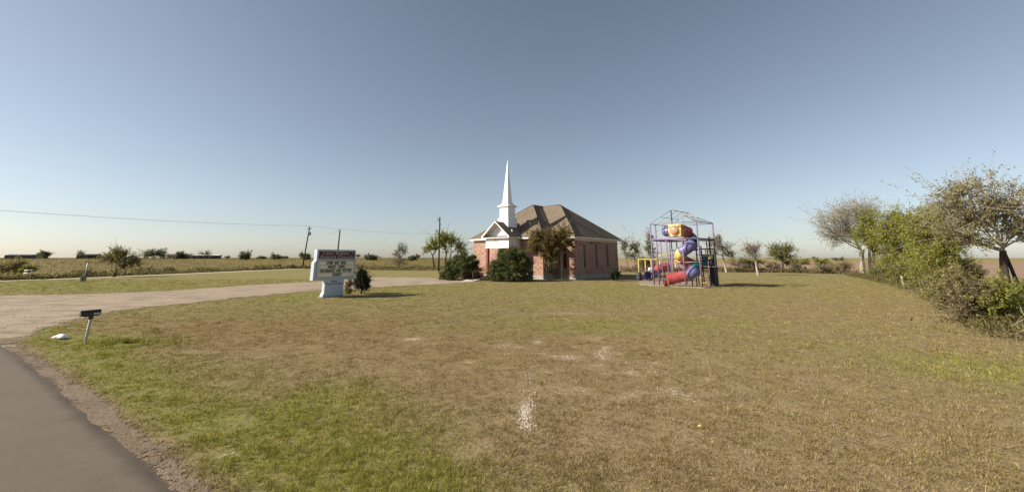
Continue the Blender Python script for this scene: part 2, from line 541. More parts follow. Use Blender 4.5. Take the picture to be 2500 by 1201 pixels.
M['thin'] = plain('weathered_thin_pipe', (.30, .29, .28), .6, .25, 5)
M['yellow'] = plain('yellow_paint', (.52, .37, .08), .5, .15, 4, c2=(.56, .46, .22))
M['slred'] = plain('red_slide_plastic', (.30, .028, .033), .35, .2, 1.6, .5, c2=(.42, .12, .11))
M['slblue'] = plain('violet_blue_slide_plastic', (.10, .10, .25), .35, .2, 1.6, .5, c2=(.19, .19, .34))
M['slyellow'] = plain('yellow_slide_plastic', (.62, .38, .07), .3, .15, 1.6, .5, c2=(.74, .58, .26))
M['slgreen'] = plain('green_slide_plastic', (.012, .115, .095), .3, .2, 1.6, .5)
M['bubble'] = plain('scratched_red_tinted_bubble', (.42, .17, .10), .12, .3, 2.5, .6, c2=(.5, .34, .22))
M['barrel'] = plain('dark_grey_barrel', (.045, .05, .055), .6, .2, 4)
M['timber'] = plain('pale_border_timber', (.38, .33, .27), .9, .2, 4, .1)
M['shedgreen'] = plain('dark_grey_green_shed', (.075, .085, .085), .6, .2, .5)
M['barnred'] = plain('dark_brown_barn', (.07, .055, .046), .8, .2, .5)
M['roofpale'] = plain('pale_metal_roof', (.60, .60, .58), .4, .1, .5)
M['housewall'] = plain('tan_house_wall', (.23, .18, .14), .8, .2, .5)
M['bark'] = barkmat('grey_brown_bark', (.16, .125, .095), (.24, .195, .15))
M['darkbark'] = barkmat('dark_bark', (.055, .042, .03), (.10, .078, .058))
M['palebark'] = barkmat('pale_bark', (.34, .29, .235), (.46, .40, .33))
M['twig'] = barkmat('dry_twig', (.21, .172, .115), (.31, .26, .185))
L = {}
L['green'] = leafmat('mid_green_leaves', [(.1, (.09, .11, .022)), (.5, (.18, .19, .042)), (.9, (.30, .29, .09))])
L['bright'] = leafmat('bright_green_leaves', [(.1, (.13, .15, .022)), (.5, (.26, .27, .042)), (.9, (.38, .37, .10))])
L['olive'] = leafmat('olive_leaves', [(.1, (.11, .10, .035)), (.5, (.22, .19, .066)), (.9, (.34, .29, .13))])
L['grey'] = leafmat('grey_green_leaves', [(.1, (.13, .12, .065)), (.5, (.24, .225, .12)), (.9, (.36, .33, .21))])
L['brown'] = leafmat('brown_dry_leaves', [(.1, (.09, .072, .032)), (.5, (.20, .16, .078)), (.9, (.32, .265, .15))])
L['myrtle'] = leafmat('bronze_myrtle_leaves', [(.1, (.06, .055, .016)), (.45, (.145, .12, .034)), (.75, (.24, .155, .045)), (.95, (.34, .19, .06))])
L['juniper'] = leafmat('dark_juniper_sprays', [(.1, (.022, .034, .010)), (.45, (.068, .085, .024)), (.85, (.16, .175, .052)), (.97, (.22, .17, .07))], .2)
L['dark'] = leafmat('very_dark_leaves', [(.1, (.008, .013, .005)), (.5, (.02, .03, .010)), (.95, (.055, .07, .022))], .15)
L['weed'] = leafmat('weedy_stems', [(.1, (.065, .055, .018)), (.5, (.13, .11, .036)), (.9, (.21, .18, .075))])
L['tan'] = leafmat('light_olive_leaves', [(.1, (.13, .12, .04)), (.5, (.27, .24, .08)), (.9, (.42, .37, .17))], .5)
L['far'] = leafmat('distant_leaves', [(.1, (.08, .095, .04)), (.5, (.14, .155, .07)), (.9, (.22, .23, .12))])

# ------------------------------------------------------------------ layout of the ground
ROAD_EDGE = [at(*p)[:2] for p in ((440, 1201), (300, 1080), (210, 1003), (120, 925), (60, 878), (0, 838))]
rd = ROAD_EDGE[4] - ROAD_EDGE[1]; rd = rd / np.linalg.norm(rd)          # away along the road
rn = A([-rd[1], rd[0]])                                                  # towards the road
if rn[0] > 0: rn = -rn
road_line = [ROAD_EDGE[0] - rd * 60, ROAD_EDGE[0] - rd * 1.5] + ROAD_EDGE + [ROAD_EDGE[-1] + rd * 6 + rn * .3, ROAD_EDGE[-1] + rd * 400 - rn * 0]
road_poly = road_line + [road_line[-1] + rn * 7.0, road_line[0] + rn * 7.0]
DRIVE_NEAR = [(25, 846), (70, 815), (150, 790), (250, 764), (350, 751), (450, 741), (600, 725), (780, 708), (960, 699), (1060, 694), (1150, 689)]
DRIVE_FAR = [(1150, 680), (1060, 679), (1000, 677), (920, 677), (780, 687), (600, 697), (400, 711), (200, 719), (0, 722), (-150, 728)]
drive_poly = [at(*p)[:2] for p in DRIVE_NEAR] + [at(*p)[:2] for p in DRIVE_FAR] + [ROAD_EDGE[-1] + rd * 16 + rn * .4, ROAD_EDGE[-1] + rn * .2]
LANE = [A([-58.5, 20]), at(0, 686)[:2], at(150, 681)[:2], at(277, 676)[:2], at(500, 666.5)[:2], at(640, 660)[:2], at(735, 656)[:2]]
FR = A([16.06, 35.84]); E1 = A([.70, -.714]); E2 = A([.714, .70])
FL = FR - E1 * 4.3
def PT(a, b, z=0):
    q = FL + E1 * a + E2 * b
    return A([q[0], q[1], z])
pad_poly = [PT(-1.6, -.35)[:2], PT(4.55, -.25)[:2], PT(4.6, 4.6)[:2], PT(2.0, 6.2)[:2], A([18.6, 49.2]), A([14.4, 48.6]), A([13.4, 44.5]), A([12.2, 41.3])]

def roadd(x, y):
    """metres from the road edge, positive on the lawn side"""
    return np.where(inpoly(x, y, road_poly), -1, 1) * pdist(x, y, road_line, False)

PIX = {}
def blob(x, y, px, py, rx, ry):
    q = at(px, py)
    return np.exp(-(((x - q[0]) / rx) ** 2 + ((y - q[1]) / ry) ** 2))

CRACK = [at(*p)[:2] for p in ((1318, 815), (1312, 850), (1300, 880), (1288, 930), (1290, 975), (1282, 1010), (1288, 1045))]
def fields(x, y):
    x = np.asarray(x, float); y = np.asarray(y, float)
    d = roadd(x, y)
    n = fnoise(x, y, 3.0, 5); n2 = fnoise(x, y, 9, 9); n3 = fnoise(x, y, .9, 21)
    g = sstep(.1, .7, d) * sstep(4.3, 1.0, d + (n - .5) * 2.8) * 1.0
    g = np.maximum(g, .85 * blob(x, y, 350, 838, 1.7, .7))
    far = sstep(13, 27, y - .12 * x) * .74
    g = np.maximum(g, far * (.6 + .9 * (n2 - .4)))
    g = np.maximum(g, .20 * sstep(1.5, 9, x) + .08); g = np.maximum(g, .4 * blob(x, y, 2000, 860, 5, 4)); g = np.maximum(g, .75 * blob(x, y, 2420, 900, 3, 2.2))
    g = np.maximum(g, .6 * blob(x, y, 1500, 790, 9, 3)); g = np.maximum(g, .55 * blob(x, y, 870, 735, 6, 3))
    left = sstep(0, 3, -sdist(x, y, drive_poly)) * (x < -12) * (y > 25) * (x > -57)
    g = np.maximum(g, left * (.85 - .9 * sstep(.55, .75, n2) - .5 * sstep(-30, -14, x) * sstep(60, 85, y)))
    g = np.clip(g * (.85 + .4 * (n3 - .3)), 0, 1)
    rust = .6 * sstep(.45, .62, n2) * sstep(24, 14, y) * sstep(6, 0, x) + .6 * blob(x, y, 560, 790, 5, 3) + .5 * blob(x, y, 900, 860, 4, 2.5)
    n4 = fnoise(x, y, .3, 44); pale = .95 * sstep(.17, .02, pdist(x, y, CRACK, False) + (n4 - .5) * .22) * (.32 + .68 * sstep(8.9, 8.1, y) * sstep(5.8, 6.1, y)) * (.4 + 1.0 * n4)
    for px, py, rx, ry, a in ((1005, 828, .55, .28, .85), (1030, 843, .3, .16, .7), (960, 870, .3, .2, .5), (1145, 884, .3, .14, .7), (1310, 835, .3, .5, .7), (1395, 872, .5, .35, .65),
                              (1460, 893, .5, .25, .6), (1550, 915, .4, .2, .5), (1330, 905, .5, .3, .55), (1260, 850, .9, .35, .5), (1180, 840, .9, .5, .42), (1390, 765, 2.6, .6, .5), (1620, 955, .3, .4, .5),
                              (1715, 960, .25, .2, .55), (1400, 1190, .08, .12, .7), (540, 1110, .3, .15, .6), (1690, 990, .2, .15, .5), (1360, 945, .5, .35, .5), (1600, 895, 1.4, .6, .4), (1830, 905, 1.2, .5, .35), (1660, 1085, .4, .3, .35), (1950, 1120, .4, .2, .3), (2080, 935, .8, .3, .3), (700, 800, .8, .3, .3)):
        pale = np.maximum(pale, a * blob(x, y, px, py, rx, ry))
    pale = np.maximum(pale * .95, .56 * sstep(.52, .68, fnoise(x, y, .45, 57, 4)) * np.clip(blob(x, y, 1340, 850, 6.5, 3.6) + .6 * blob(x, y, 1700, 960, 4, 2.5) + .5 * blob(x, y, 620, 1130, .9, .6) + .3 * blob(x, y, 1900, 1100, 3, 1.5) + .35 * blob(x, y, 1500, 770, 9, 3), 0, 1))
    pale = np.maximum(pale, .45 * sstep(.5, .66, fnoise(x, y, .22, 58, 3)) * sstep(.5, .1, d) * sstep(0, .05, d))
    return g, np.clip(pale * 1.15, 0, 1), np.clip(rust, 0, 1)

def axis(lo, hi, step, far, ratio=1.22):
    m = list(np.arange(lo, hi + 1e-6, step)); s = step; p = hi
    up = []
    while p < far:
        s *= ratio; p += s; up.append(p)
    s = step; p = lo; dn = []
    while p > -far:
        s *= ratio; p -= s; dn.append(p)
    return A(dn[::-1] + m + up)

gx = axis(-34, 34, .3, 3500, 1.13); gy = axis(2.4, 46, .3, 3500, 1.13)
X, Y = np.meshgrid(gx, gy)
Z = hz(X, Y)
V = np.stack([X.ravel(), Y.ravel(), Z.ravel()], 1)
g_, p_, r_ = fields(V[:, 0], V[:, 1])
# pasture on the left behind the lane, bare field on the right behind the brush line
lane_x = np.interp(V[:, 1], [q[1] for q in LANE], [q[0] for q in LANE])
past = ((V[:, 0] < lane_x - 2) & (V[:, 0] < 0)) | ((V[:, 1] > 100) & (V[:, 0] < 12)) | (V[:, 0] < -62)
plow = (V[:, 1] > 75) & (V[:, 0] >= 12) | ((V[:, 0] > 40) & (V[:, 1] > 72)) | (V[:, 0] > 60)
pn = fnoise(V[:, 0], V[:, 1], 25, 3)
g_ = np.where(past, .38 + .7 * (pn - .45), g_); r_ = np.where(past, .6, r_); p_ = np.where(past | plow, 0, p_)
nx, ny = len(gx), len(gy)
I = (np.arange(ny - 1)[:, None] * nx + np.arange(nx - 1)[None, :])
Q = np.stack([I, I + 1, I + 1 + nx, I + nx], -1).reshape(-1, 4)
fp = past[Q].all(1); fw = plow[Q].all(1) & ~fp; fl = ~fp & ~fw

def field_mat():
    m, nt, ns, lk = newmat('bare_tan_field')
    a = noise(nt, .06, 5, .6, stretch=(1, 3, 1)); b = noise(nt, 1.2, 5, .7)
    col = mixc(nt, ramp(nt, a, [(.35, (0, 0, 0)), (.65, (1, 1, 1))]), (.27, .185, .135), (.34, .245, .175))
    # far side of the field fades into green-gold stubble
    tc = N(ns, 'ShaderNodeTexCoord'); sx = N(ns, 'ShaderNodeSeparateXYZ'); lk.new(tc.outputs['Object'], sx.inputs[0])
    t = mathn(nt, 'ADD', mathn(nt, 'MULTIPLY', sx.outputs[1], .01), mathn(nt, 'MULTIPLY', a, 1.2))
    col = mixc(nt, ramp(nt, t, [(.0, (0, 0, 0)), (1, (1, 1, 1))]), col, (.26, .20, .10)) if False else mixc(nt, mathn(nt, 'SUBTRACT', t, 2.2, clamp=True), col, (.27, .215, .095))
    col = mixc(nt, mathn(nt, 'MULTIPLY', b, .45), col, (.16, .11, .07))
    finish(nt, col, .95, b, .5, .1, .05)
    return m
M['field'] = field_mat()

def sub(name, mask, mat):
    F = Q[mask]; used, inv = np.unique(F, return_inverse=True)
    o = np_mesh(name, V[used], inv.reshape(-1, 4), mat, smooth=True, attrs={'green': g_[used], 'pale': p_[used], 'rust': r_[used]})
    return tag(o, kind='structure')
tag(sub('ground', fl, M['ground']), 'broad mown lawn of dry brown and green grass')
tag(sub('pasture', fp, M['pasture']), 'rough pasture rising gently beyond the lane')
tag(sub('bare_field', fw, M['field']), 'bare tan field behind the brush line')

def sheet(name, poly, z, mat, step=.5, pad=.0, label=None, grow=0):
    P = A(poly); lo = P.min(0) - grow; hi = P.max(0) + grow
    xs = np.arange(lo[0], hi[0] + step, step); ys = np.arange(lo[1], hi[1] + step, step)
    XX, YY = np.meshgrid(xs, ys)
    e = sdist(XX.ravel(), YY.ravel(), poly)
    n_x, n_y = len(xs), len(ys)
    I = (np.arange(n_y - 1)[:, None] * n_x + np.arange(n_x - 1)[None, :])
    F = np.stack([I, I + 1, I + 1 + n_x, I + n_x], -1).reshape(-1, 4)
    keep = (e[F] > -grow).any(1)
    F = F[keep]; used, inv = np.unique(F, return_inverse=True)
    vv = np.stack([XX.ravel()[used], YY.ravel()[used], np.full(len(used), z) + hz(XX.ravel()[used], YY.ravel()[used])], 1)
    o = np_mesh(name, vv, inv.reshape(-1, 4), mat, attrs={'edge': e[used]})
    return tag(o, label, kind='structure')

# asphalt road: strip following its edge line, slightly crowned edge
mb_v = []; mb_f = []; ee = []
rl = []
for a, b in zip(road_line[:-1], road_line[1:]):
    L_ = np.linalg.norm(b - a); n = max(1, int(min(L_, 60) / .25))
    for k in range(n):
        rl.append(a + (b - a) * k / n)
rl.append(road_line[-1])
offs = [0, .05, .12, .25, .6, 1.5, 3.2, 7.0]
for q in rl:
    for o_ in offs:
        jit = .10 * (vnoise(q[0] * 1.0, q[1] * 1.0, .5, 3) - .5) + .05 * (vnoise(q[0], q[1], .13, 4) - .5) if o_ < .1 else 0
        p = q + rn * (o_ + jit); mb_v.append((p[0], p[1], .004 + (.03 if o_ > .05 else 0.0))); ee.append(o_)
k = len(offs)
for i in range(len(rl) - 1):
    for j in range(k - 1):
        mb_f.append((i * k + j, (i + 1) * k + j, (i + 1) * k + j + 1, i * k + j + 1))
tag(np_mesh('road', mb_v, mb_f, M['asphalt'], attrs={'edge': ee}), 'worn brown-grey asphalt road', kind='structure')
verge_poly = [q - rn * -.02 for q in road_line[1:8]] + [q - rn * (.25) for q in road_line[1:8][::-1]]
sheet('verge', verge_poly, .008, M['verge'], .1, label='thin gravelly road verge with patchy grass', grow=.35)
sheet('gravel_driveway', drive_poly, .012, M['gravel'], .5, label='pinkish gravel driveway curving to the church', grow=1.0)
lw = [q + A([1.3, 0]) for q in LANE] + [q - A([1.3, 0]) for q in LANE[::-1]]
sheet('dirt_lane', lw, .010, M['lane'], .7, label='pale dirt lane beyond the left lawn', grow=.4)
sheet('playground_pad', pad_poly, .012, M['chips'], .25, label='tan wood-chip bed under the playground', grow=.4)

# ------------------------------------------------------------------ grass blades
def blades(n, xf, hmin, hmax, wfac, seed, name, mat, label, lean=.5, filt=None):
    rg = np.random.default_rng(seed)
    x, y = xf(rg, n)
    keep = np.ones(len(x), bool) if filt is None else filt(x, y, rg)
    x, y = x[keep], y[keep]; n = len(x)
    g, p, r = fields(x, y)
    return rg, x, y, g, p, r

def blade_mesh(name, x, y, h, w, g, r, rnd, mat, rg, lean=.55, zoff=None):
    n = len(x); th_ = rg.uniform(0, 2 * math.pi, n); lt = rg.uniform(0, 2 * math.pi, n); la = rg.uniform(.1, lean, n) * h
    z = hz(x, y) if zoff is None else zoff
    c, s = np.cos(th_) * w / 2, np.sin(th_) * w / 2
    a = np.stack([x - c, y - s, z - .004], 1); b = np.stack([x + c, y + s, z - .004], 1)
    t = np.stack([x + np.cos(lt) * la, y + np.sin(lt) * la, z + h], 1)
    Vv = np.stack([a, b, t], 1).reshape(-1, 3)
    Fv = np.arange(3 * n).reshape(-1, 3)
    rep = lambda q: np.repeat(q, 3)
    return np_mesh(name, Vv, Fv, mat, attrs={'green': rep(g), 'rust': rep(r), 'rnd': rep(rnd)})

rg = np.random.default_rng(3)
n = 95000                                              # tufts, then eight short blades in each
d = 3.6 * (50 / 3.6) ** rg.random(n)
az = np.radians(rg.uniform(-56, 56, n))
x = d * np.sin(az) / np.cos(az) * .98; y = d
ok = (roadd(x, y) > .02 + .2 * rg.random(n)) & (sdist(x, y, drive_poly) < .25 - .6 * rg.random(n)) & (sdist(x, y, pad_poly) < .1)
x, y = x[ok], y[ok]
g, p, r = fields(x, y)
dr = roadd(x, y)
thin = (rg.random(len(x)) < np.clip(1.1 - 1.9 * p, 0, 1)) & (rg.random(len(x)) < np.clip(.45 + dr * .9, 0, 1))
gap = fnoise(x, y, .7, 91, 3)
thin &= rg.random(len(x)) < sstep(.26, .46, gap) + .25
x, y, g, p, r = (q[thin] for q in (x, y, g, p, r))
clump = fnoise(x, y, .5, 31, 2)
n = len(x)
gt = np.clip(g * 1.15 + rg.normal(0, .20, n), 0, 1)
tr_ = rg.random(n)
tall = blob(x, y, 350, 838, 1.5, .5)
ht = (.016 + .022 * rg.random(n) + .07 * np.clip(clump - .55, 0, 1) + .05 * (rg.random(n) > .988)) * (1 + .7 * g) * (1 + 2.4 * tall)
k = 8
sp_ = .010 + .0030 * y
X8 = np.repeat(x, k) + rg.normal(0, 1, n * k) * np.repeat(sp_, k); Y8 = np.repeat(y, k) + rg.normal(0, 1, n * k) * np.repeat(sp_, k)
H8 = np.repeat(ht, k) * rg.uniform(.5, 1.25, n * k); W8 = .0028 + .0008 * np.hypot(X8, Y8)
o = blade_mesh('lawn_grass', X8, Y8, H8, W8, np.clip(np.repeat(gt, k) + rg.normal(0, .08, n * k), 0, 1), np.repeat(r, k), np.clip(np.repeat(tr_, k) * .75 + .28 * rg.random(n * k) - .02, 0, 1), M['blade'], rg, 1.3)
tag(o, 'short mown grass, straw brown with green patches', 'grass', kind='stuff')
# rough grass and weeds of the pasture and along the lane
n = 42000
x = rg.uniform(-260, 5, n); y = rg.uniform(25, 300, n)
lx = np.interp(y, [q[1] for q in LANE], [q[0] for q in LANE])
keep = ((x < lx - 2.0) | ((y > 99) & (x < 4))) & (rg.random(n) < np.clip(90 / np.hypot(x, y), .15, 1))
x, y = x[keep], y[keep]; n = len(x); cl = fnoise(x, y, 14, 8)
h = (.08 + .2 * rg.random(n)) * (.3 + 1.0 * cl); w = .0026 * np.hypot(x, y)
o = blade_mesh('pasture_grass', x, y, h, w, np.clip(.38 + .9 * (cl - .4) + rg.normal(0, .15, n), 0, 1), np.full(n, .7), rg.random(n) * .22, M['blade'], rg, 1.4)
tag(o, 'tall dry pasture grass beyond the lane', 'grass', kind='stuff')

# chalky stones in the washed-out crack of the lawn
n = 360
t = 1 - .62 * rg.random(n) ** 1.1; seg = A(CRACK)
ci = np.clip(t * (len(seg) - 1), 0, len(seg) - 1.001); i0 = ci.astype(int); fr = (ci - i0)[:, None]
pp = seg[i0] * (1 - fr) + seg[i0 + 1] * fr + rg.normal(0, .075, (n, 2)) * A([1, .7])
extra = [at(*q)[:2] for q in ((1000, 828), (1030, 843), (1145, 884), (1395, 872), (1460, 893), (1310, 830), (1550, 915), (1620, 955), (1840, 690 + 210), (1200, 780), (720, 1000), (1690, 990))]
for q in extra:
    pp = np.vstack([pp, q + rg.normal(0, .22, (6, 2))])
n = len(pp); sz = .006 + .022 * rg.random(n) ** 2.2
base = A([(1, 0, 0), (0, 1, 0), (-1, 0, 0), (0, -1, 0), (0, 0, .8), (0, 0, -.6)], float)
VV = base[None] * sz[:, None, None] * rg.uniform(.6, 1.3, (n, 6, 1)) + np.concatenate([pp, sz[:, None] * .05], 1)[:, None, :]
fo = A([(0, 1, 4), (1, 2, 4), (2, 3, 4), (3, 0, 4), (1, 0, 5), (2, 1, 5), (3, 2, 5), (0, 3, 5)])
FF = (fo[None] + (np.arange(n) * 6)[:, None, None]).reshape(-1, 3)
tag(np_mesh('chalk_stones', VV.reshape(-1, 3), FF, M['chalk']), 'scattered white chalk stones in the bare lawn crack', 'stones', kind='stuff')

# loose gravel on the driveway
n = 9000
gx_ = rg.uniform(-40, -6, n); gy_ = rg.uniform(11, 45, n)
k_ = (sdist(gx_, gy_, drive_poly) > -.6) & (rg.random(n) < np.clip(22 / np.hypot(gx_, gy_), .2, 1) * (.25 + 1.3 * fnoise(gx_, gy_, 2.0, 15)))
pp = np.stack([gx_[k_], gy_[k_]], 1); n = len(pp); sz = .010 + .024 * rg.random(n) ** 3
VV = base[None] * sz[:, None, None] * rg.uniform(.6, 1.3, (n, 6, 1)) + np.concatenate([pp, .012 + sz[:, None] * .2], 1)[:, None, :]
FF = (fo[None] + (np.arange(n) * 6)[:, None, None]).reshape(-1, 3)
tag(np_mesh('driveway_gravel', VV.reshape(-1, 3), FF, M['stone']), 'loose gravel stones strewn over the driveway', 'gravel', kind='stuff')

# ------------------------------------------------------------------ trees and shrubs
def leaf_mesh(name, C, D, size, aspect, mat, parent, rg, wild=.8, cross=False):
    """rhombic leaves at C pointing roughly along D"""
    n = len(C)
    a = D + rg.normal(0, wild, (n, 3)); a /= np.linalg.norm(a, axis=1)[:, None] + 1e-9
    b = np.cross(a, rg.normal(0, 1, (n, 3))); b /= np.linalg.norm(b, axis=1)[:, None] + 1e-9
    s = (size * rg.uniform(.6, 1.35, n))[:, None]
    V_ = np.stack([C - a * s * .5, C + b * s * aspect * .5, C + a * s * .6, C - b * s * aspect * .5], 1).reshape(-1, 3)
    return np_mesh(name, V_, np.arange(4 * n).reshape(-1, 4), mat, parent)

def tubes_mesh(name, tubes, mat, parent, n=5):
    mb = MB()
    vs, fs, base = [], [], 0
    ang = np.arange(n) * 2 * math.pi / n
    for path, rad in tubes:
        P = np.asarray(path, float); m = len(P)
        T = np.gradient(P, axis=0); T /= np.linalg.norm(T, axis=1)[:, None] + 1e-9
        ref = A([.31, .17, .93]) if abs(T[0][2]) < .85 else A([.93, .3, .1])
        Xa = np.cross(T, ref); Xa /= np.linalg.norm(Xa, axis=1)[:, None] + 1e-9; Ya = np.cross(T, Xa)
        rr = np.asarray(rad, float)[:, None, None]
        ring = P[:, None, :] + rr * (np.cos(ang)[None, :, None] * Xa[:, None, :] + np.sin(ang)[None, :, None] * Ya[:, None, :])
        vs.append(ring.reshape(-1, 3))
        i = np.arange(m - 1)[:, None] * n; j = np.arange(n)[None, :]; j2 = (j + 1) % n
        fs.append((np.stack([i + j, i + j2, i + n + j2, i + n + j], -1) + base).reshape(-1, 4)); base += m * n
    return np_mesh(name, np.vstack(vs), np.vstack(fs), mat, parent, smooth=True)

def bez(p0, p1, rg, sag=.15, n=6, up=.0):
    p0, p1 = A(p0, float), A(p1, float); L_ = np.linalg.norm(p1 - p0)
    c1 = p0 + (p1 - p0) * .35 + A([0, 0, up * L_]) + rg.normal(0, sag * L_ * .35, 3)
    c2 = p0 + (p1 - p0) * .7 + A([0, 0, up * L_ * .6]) + rg.normal(0, sag * L_ * .35, 3)
    t = np.linspace(0, 1, n)[:, None]
    return p0 * (1 - t) ** 3 + 3 * c1 * t * (1 - t) ** 2 + 3 * c2 * t * t * (1 - t) + p1 * t ** 3

def tree(name, cat, label, base, trunks, lobes, leaf, bark, seed, nleaf=4000, lsize=.14, aspect=.55, tips=26, twig_r=.012, group=None, up=.12, shell=.55, spread=.22, clump=True, twigs_per=3, wild=.9, crown_name='crown', trunk_name='trunk', flat=1.0, limb_bark=None):
    """base (x,y,z); trunks: list of (foot offset, fork offset, radius); lobes: list of (centre offset, radii, weight)"""
    rg = np.random.default_rng(seed)
    base = A(base, float)
    t_ = thing(name, base, label, cat, group)
    tt = []; br = []; forks = []
    for f0, f1, r in trunks:
        p = bez(base + A(f0), base + A(f1), rg, .12, 6)
        p[0, 2] -= .06
        tt.append((p, np.linspace(r * 1.25, r * .7, 6))); forks.append((base + A(f1), r * .7))
    LC, LD = [], []
    wsum = sum(l[2] for l in lobes)
    for c, rad, wgt in lobes:
        c = base + A(c, float); rad = A(rad, float)
        fk, fr_ = min(forks, key=lambda q: np.linalg.norm(q[0] - c))
        limb = bez(fk, c, rg, .25, 7, up)
        br.append((limb, np.linspace(fr_ * .8, fr_ * .22, 7)))
        nt_ = max(4, int(tips * wgt))
        q = rg.normal(0, 1, (nt_, 3)); q /= np.linalg.norm(q, axis=1)[:, None]
        tip = c + q * rad * (shell + (1 - shell) * rg.random((nt_, 1)) ** .6) * rg.uniform(.75, 1.12, (nt_, 1))
        for p in tip:
            k = limb[rg.integers(2, 7)]
            tw = bez(k, p, rg, .25, 5, up * .8)
            r0 = max(twig_r * 1.7, fr_ * .16)
            br.append((tw, np.linspace(r0, twig_r * .5, 5)))
            for _ in range(twigs_per):
                s0 = tw[rg.integers(1, 4)]; dv = (p - k); ln = np.linalg.norm(dv)
                e = s0 + dv / (ln + 1e-6) * ln * rg.uniform(.25, .6) + rg.normal(0, .28 * ln + .05, 3)
                t2 = bez(s0, e, rg, .2, 4, .1)
                br.append((t2, np.linspace(twig_r * .9, twig_r * .35, 4)))
                m = int(nleaf * wgt / wsum / nt_ / (twigs_per + 1) * rg.uniform(.3, 1.7))
                if m > 0:
                    ti = rg.uniform(.35, 1.05, m)[:, None]
                    LC.append(s0 + (e - s0) * ti + rg.normal(0, min(spread * rad.mean() * .30, .30), (m, 3)) * A([1, 1, flat])); LD.append(np.repeat((p - c)[None] / (np.linalg.norm(p - c) + 1e-6), m, 0))
            m = int(nleaf * wgt / wsum / nt_ / (twigs_per + 1) * rg.uniform(.3, 1.7))
            if m > 0:
                ti = rg.uniform(.5, 1.05, m)[:, None]
                LC.append(k + (p - k) * ti + rg.normal(0, min(spread * rad.mean() * .30, .30), (m, 3)) * A([1, 1, flat])); LD.append(np.repeat((p - c)[None] / (np.linalg.norm(p - c) + 1e-6), m, 0))
    for one in tt:
        tubes_mesh(trunk_name, [one], bark, t_, 8)
    tubes_mesh('branches', br, limb_bark or bark, t_, 4)
    if LC:
        LC = np.vstack(LC); LD = np.vstack(LD)
        kz = LC[:, 2] > base[2] + .03
        leaf_mesh(crown_name, LC[kz], LD[kz], lsize, aspect, leaf, t_, rg, wild)
    return t_

def from_px(px, by, top, x0, x1, z=None):
    """base point, height and half width in metres of a plant seen at those photo pixels"""
    b = at(px, by)
    s = b[1] / FPX
    return b, (by - top) * s, (x1 - x0) / 2 * s, ((x0 + x1) / 2 - px) * s

# --- far trees on the pasture crest (distance along the ray, on the rise)
def far_pt(px, dist):
    x_ = (px - 1250) / FPX * dist
    return A([x_, dist, float(hz(x_, dist))])
GT = 'trees along the pasture skyline'
far_specs = [
    (125, 230, 22, 40, 'far', 'rounded dark tree on the skyline just right of the long green shed', 1),
    (215, 235, 18, 34, 'grey', 'thin leafless tree on the skyline in front of the brown barn', 0),
    (393, 215, 25, 70, 'far', 'widest dense tree of the skyline, right of the brown barn', 1),
    (459, 225, 22, 36, 'far', 'small round tree on the skyline beside the tan farmhouse', 1),
    (517, 225, 21, 40, 'grey', 'open sparse tree on the skyline above the pale-roofed trailer', 0),
    (612, 215, 25, 38, 'far', 'isolated fan-shaped tree on the skyline between trailer and utility pole', 1),
    (686, 222, 20, 28, 'far', 'small leaning tree on the skyline left of the leaning utility pole', 1),
    (757, 215, 21, 28, 'far', 'small tree on the skyline right behind the leaning utility pole', 1),
    (880, 230, 14, 22, 'grey', 'low thin tree on the skyline right of the church sign', 0),
    (910, 205, 16, 36, 'far', 'broad low dense tree on the skyline right of the church sign', 1),
    (1012, 195, 14, 30, 'far', 'low rounded tree on the skyline left of the pole with a lamp', 1),
    (1025, 225, 12, 16, 'grey', 'tiny hazy tree on the skyline left of the pole with a lamp', 0),
    (285, 240, 8, 40, 'far', 'low dark clump on the skyline behind the lane-side tree', 1),
    (572, 235, 7, 20, 'grey', 'tiny scrubby tree on the skyline right of the pale-roofed trailer', 0),
    (650, 240, 6, 26, 'far', 'low scrub on the skyline left of the small leaning tree', 1),
    (1968, 330, 12, 22, 'grey', 'tiny grey-green tree on the horizon above the dark stump', 0),
    (2030, 340, 7, 30, 'far', 'low dark scrub on the horizon left of the pale twiggy tree', 1),
]
for i, (px, dist, hp, wp, lf, lab, dense) in enumerate(far_specs):
    b = far_pt(px, dist); s = dist / FPX; h, w = hp * s, wp / 2 * s
    hh = max(h * .18, .25)
    lobes = []
    rgx = np.random.default_rng(100 + i)
    for k in range(7 if dense else 4):
        a = rgx.uniform(-1, 1); lobes.append(((a * w * .58, rgx.uniform(-.4, .4) * w, h * (rgx.uniform(.16, .60) if dense else rgx.uniform(.5, .75))), (w * .46, w * .46, h * .38), 1))
    tree('skyline_tree', 'tree', lab, b, [((0, 0, 0), (0, 0, hh + h * .2), .16)], lobes, L[lf], M['darkbark'], 200 + i, 3600 if dense else 500, .42 if dense else .34, .7, 12, .035, GT, spread=.5, shell=.15)

